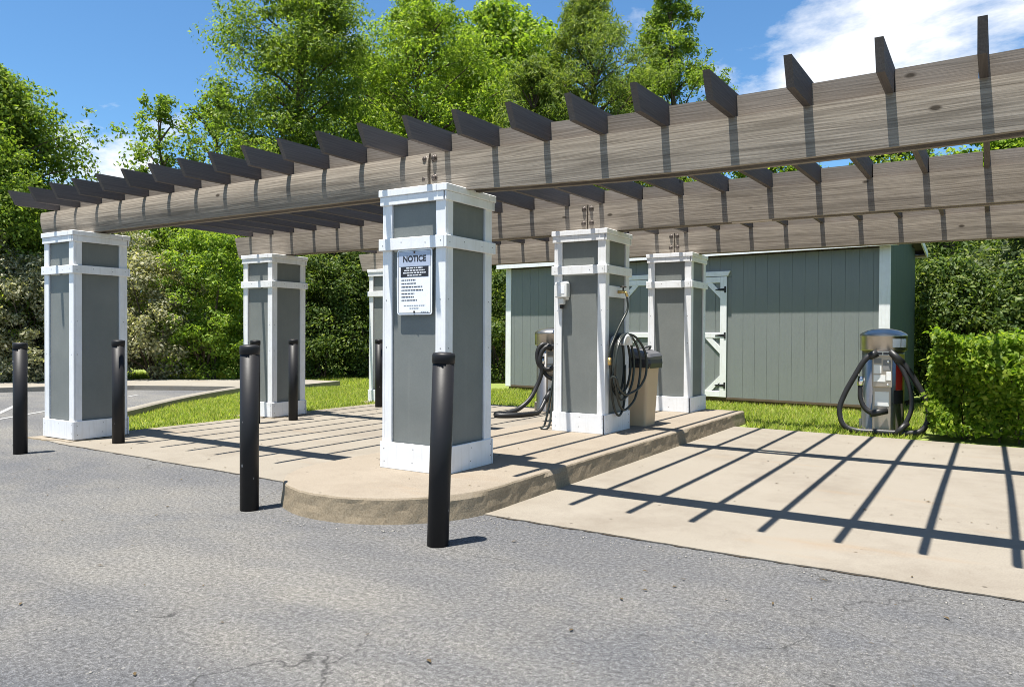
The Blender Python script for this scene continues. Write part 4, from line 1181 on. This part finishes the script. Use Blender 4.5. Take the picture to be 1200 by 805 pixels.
def make_shrub(px, dist, top_py, width_px, mat, label, seed, clumps=150, per=130, leaf=0.085, aspect=0.5, group='shrubs along the back of the lawn', depth=1.0, **kw):
    r = np.random.default_rng(seed)
    p = view_point(px, dist); H = height_at(top_py, dist, px); R = 0.5 * width_px * dist * cos_depth(px) / 891.05
    root = empty('shrub', (p.x, p.y, 0))
    cs = []
    while len(cs) < clumps:
        t = r.uniform(0.02, 1); a = r.uniform(0, 6.283)
        w = R * math.sqrt(max(0.02, 1 - abs((t - 0.42) / 0.62) ** 2.4)) * (0.86 + 0.14 * math.sin(3 * a + seed) + 0.1 * math.sin(7 * t + 2 * a))
        q = w * r.uniform(0, 1) ** 0.3
        cs.append((q * math.cos(a), depth * q * math.sin(a), 0.12 + t * (H - 0.25)))
    cs = np.array(cs); rs = r.uniform(0.18, 0.40, clumps)
    st = MB()
    for k in range(9):
        a = k * 0.7 + seed; c = cs[k * 5]
        st.tube([(0.12 * math.cos(a), 0.12 * math.sin(a), -0.05), tuple(c * 0.5 + np.array([0, 0, 0.1])), tuple(c)], [0.035, 0.022, 0.008], 5, False)
    st.obj('stems', BARK, root)
    V, Fc = crown_from_clumps(r, cs, rs, per, leaf, aspect, **kw)
    keep = V[:, 2].reshape(-1, 4).min(1) > 0.0
    V = V.reshape(-1, 4, 3)[keep].reshape(-1, 3); Fc = np.arange(len(V)).reshape(-1, 4)
    link('foliage', np_mesh('foliage', V, Fc, mat), root)
    tag(root, label, 'shrub', group)
make_shrub(-25, 20, 270, 120, 'leaf_pale', 'pale leaved shrub cut by the left edge of the photo', 21)
make_shrub(40, 19.6, 300, 120, 'leaf_pale', 'pale silvery shrub behind the leftmost bollard', 22)
make_shrub(55, 21.5, 215, 150, 'leaf_mid', 'tall green shrub rising above the far left pillar', 23)
make_shrub(120, 20.5, 255, 130, 'leaf_pale', 'silvery shrub hidden behind the far left pillar', 24)
make_shrub(185, 19.6, 300, 120, 'leaf_pale', 'pale speckled shrub just right of the far left pillar', 25)
make_shrub(245, 19.2, 268, 105, 'leaf_yellow', 'bright yellow green shrub between the two left pillars', 26)
make_shrub(215, 22, 245, 140, 'leaf_mid', 'tall green shrub behind the bright yellow green one', 27)
make_shrub(310, 20.5, 262, 130, 'leaf_mid', 'green shrub behind the pillar at the lawn edge', 28)
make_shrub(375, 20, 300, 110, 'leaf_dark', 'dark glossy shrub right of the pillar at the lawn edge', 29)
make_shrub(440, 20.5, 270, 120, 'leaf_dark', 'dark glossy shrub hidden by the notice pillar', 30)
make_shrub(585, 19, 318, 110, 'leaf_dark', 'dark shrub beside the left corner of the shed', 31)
make_shrub(1110, 15.5, 300, 105, 'leaf_dark', 'dark shrub behind the clipped hedge', 32)
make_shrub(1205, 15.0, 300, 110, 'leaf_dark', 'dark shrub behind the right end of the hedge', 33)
# one far mass of woodland closes the gaps
def build_wood():
    r = np.random.default_rng(77)
    n = 1500
    px = r.uniform(-260, 1480, n); dist = r.uniform(30, 37, n)
    cs = []
    for a, d in zip(px, dist):
        top = 235 + 18 * math.sin(a * 0.021) + 14 * math.sin(a * 0.067 + 1)
        h = height_at(top, d, a) ; q = view_point(a, d)
        cs.append((q.x, q.y, r.uniform(0.0, 1) * h))
    cs = np.array(cs); rs = r.uniform(0.6, 1.25, n)
    V, Fc = crown_from_clumps(r, cs, rs, 46, 0.33, 0.6)
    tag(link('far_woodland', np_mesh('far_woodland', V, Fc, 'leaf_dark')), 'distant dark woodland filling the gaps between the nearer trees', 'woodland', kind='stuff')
build_wood()
# clipped hedge at right
def build_hedge():
    r = np.random.default_rng(5)
    root = empty('clipped_hedge', (4.60, 5.92, 0))
    hx, hy, H = 1.52, 0.78, 1.10
    n = 44000
    # mostly near the clipped surface, a few inside
    f = r.uniform(0, 1, n); P = np.empty((n, 3))
    u = r.uniform(-1, 1, n); v = r.uniform(-1, 1, n); w = r.uniform(0, 1, n)
    P[:, 0] = u * hx; P[:, 1] = v * hy; P[:, 2] = 0.06 + w * (H - 0.06)
    face = r.integers(0, 4, n); dp = np.abs(r.normal(0, 0.075, n))
    m = face == 0; P[m, 1] = -hy + dp[m]
    m = face == 1; P[m, 0] = -hx + dp[m]
    m = face == 2; P[m, 2] = H - dp[m]
    m = (face == 3) & (f < 0.4); P[m, 1] = hy - dp[m]
    wob = 0.09 * np.sin(P[:, 0] * 5.1 + P[:, 2] * 4) + 0.04 * np.sin(P[:, 2] * 9 + P[:, 0] * 2.2) + 0.03 * np.sin(P[:, 0] * 13)
    P[:, 1] += wob; P[:, 0] += 0.05 * np.sin(P[:, 1] * 6 + P[:, 2] * 5); P[:, 2] += (0.05 * np.sin(P[:, 0] * 7) + 0.03 * np.sin(P[:, 0] * 3.1 + P[:, 1] * 8)) * (P[:, 2] / H)
    # a bare hollow and thinner feet
    hol = np.exp(-(((P[:, 0] + 0.52) / 0.16) ** 2 + ((P[:, 2] - 0.55) / 0.20) ** 2)) * (P[:, 1] < -hy + 0.35)
    keep = (r.uniform(0, 1, n) > hol * 1.1) & (r.uniform(0, 1, n) < 0.35 + P[:, 2] * 2.2)
    P = P[keep]
    nb = np.zeros_like(P); nb[:, 2] = 0.25 + 0.5 * (P[:, 2] > H - 0.1)
    nb[P[:, 1] < -hy + 0.3, 1] = -0.75; nb[P[:, 0] < -hx + 0.25, 0] = -0.7
    P += nb * np.abs(r.normal(0, 0.06, len(P)))[:, None]
    V, Fc = leaf_geo(r, P, 0.068, 0.60, up=0.35, nb=nb, spread=0.6)
    link('foliage', np_mesh('foliage', V, Fc, 'leaf_hedge'), root)
    m = 1600   # upright new shoots above the clipped top
    Q = np.stack([r.uniform(-hx, hx, m), r.uniform(-hy, hy, m), H + np.abs(r.normal(0, 0.045, m))], 1)
    V, Fc = leaf_geo(r, Q, 0.055, 0.5, axis=np.array([0, 0, 1.0]), axis_w=0.5)
    link('new_shoots', np_mesh('new_shoots', V, Fc, 'leaf_hedge'), root)
    st = MB(); rr = random.Random(4)
    for k in range(46):
        x = rr.uniform(-hx + 0.1, hx - 0.1); y = rr.uniform(-hy + 0.1, hy - 0.1)
        st.tube([(x, y, -0.03), (x + rr.uniform(-.08, .08), y + rr.uniform(-.08, .08), 0.4), (x + rr.uniform(-.2, .2), y + rr.uniform(-.15, .15), 0.95)], [0.014, 0.010, 0.004], 5, False)
    st.obj('stems', BARK, root)
    tag(root, 'dense clipped bright green hedge at the right edge of the slab', 'hedge')
build_hedge()
# grass blades on the parts of the lawn near enough to show
def inside(poly, X, Y):
    c = np.zeros(len(X), bool); j = len(poly) - 1
    for i in range(len(poly)):
        xi, yi = poly[i]; xj, yj = poly[j]
        with np.errstate(divide='ignore', invalid='ignore'):
            c ^= ((yi > Y) != (yj > Y)) & (X < (xj - xi) * (Y - yi) / (yj - yi + 1e-12) + xi)
        j = i
    return c
def build_grass():
    r = np.random.default_rng(9)
    areas = [([(-4.95, 0.3), (-5.5, 0.15), (-6.6, 1.62), (-7.75, 3.2), (-8.75, 5.4), (-8.4, 7.8), (-5.0, 8.7), (-4.9, 5.7)], 42000, 0.055),
             ([(-5.0, 5.78), (-0.9, 5.78), (0.86, 5.6), (0.95, 5.1), (2.9, 5.02), (3.0, 8.0), (2.2, 8.06), (-5.0, 8.82)], 34000, 0.065),
             ([(-8.4, 7.8), (-11.2, 6.9), (-13.0, 5.5), (-18.0, 6.5), (-13, 11.5), (-6, 11.0)], 34000, 0.085),
             ([(2.2, 7.9), (3.0, 6.9), (6, 6.9), (7, 12), (3.2, 12), (2.5, 9.9)], 9000, 0.08)]
    VV = []
    for poly, n, h in areas:
        xs = [a for a, b in poly]; ys = [b for a, b in poly]
        X = r.uniform(min(xs), max(xs), n * 2); Y = r.uniform(min(ys), max(ys), n * 2)
        k = inside(poly, X, Y); X = X[k][:n]; Y = Y[k][:n]; m = len(X)
        pn = 0.6 + 0.5 * np.sin(X * 3.1 + Y * 1.7) * np.sin(Y * 2.3 - X * 1.1)
        hh = h * r.uniform(0.4, 1.25, m) * (0.7 + 0.5 * pn); a = r.uniform(0, 6.283, m); w = 0.006 + 0.004 * r.uniform(0, 1, m)
        if h > 0.06: w *= 1.3
        dx, dy = np.cos(a) * w, np.sin(a) * w
        lx, ly = r.normal(0, 0.45, m) * hh, r.normal(0, 0.45, m) * hh
        z = np.full(m, -0.014)
        VV.append(np.stack([np.stack([X - dx, Y - dy, z], 1), np.stack([X + dx, Y + dy, z], 1), np.stack([X + lx, Y + ly, z + hh], 1)], 1))
    V = np.concatenate(VV).reshape(-1, 3); Fc = np.arange(len(V)).reshape(-1, 3)
    tag(link('lawn_grass', np_mesh('lawn_grass', V, Fc, 'grass_blade')), 'short sunlit grass on the lawn around the slabs', 'grass', kind='stuff')
build_grass()
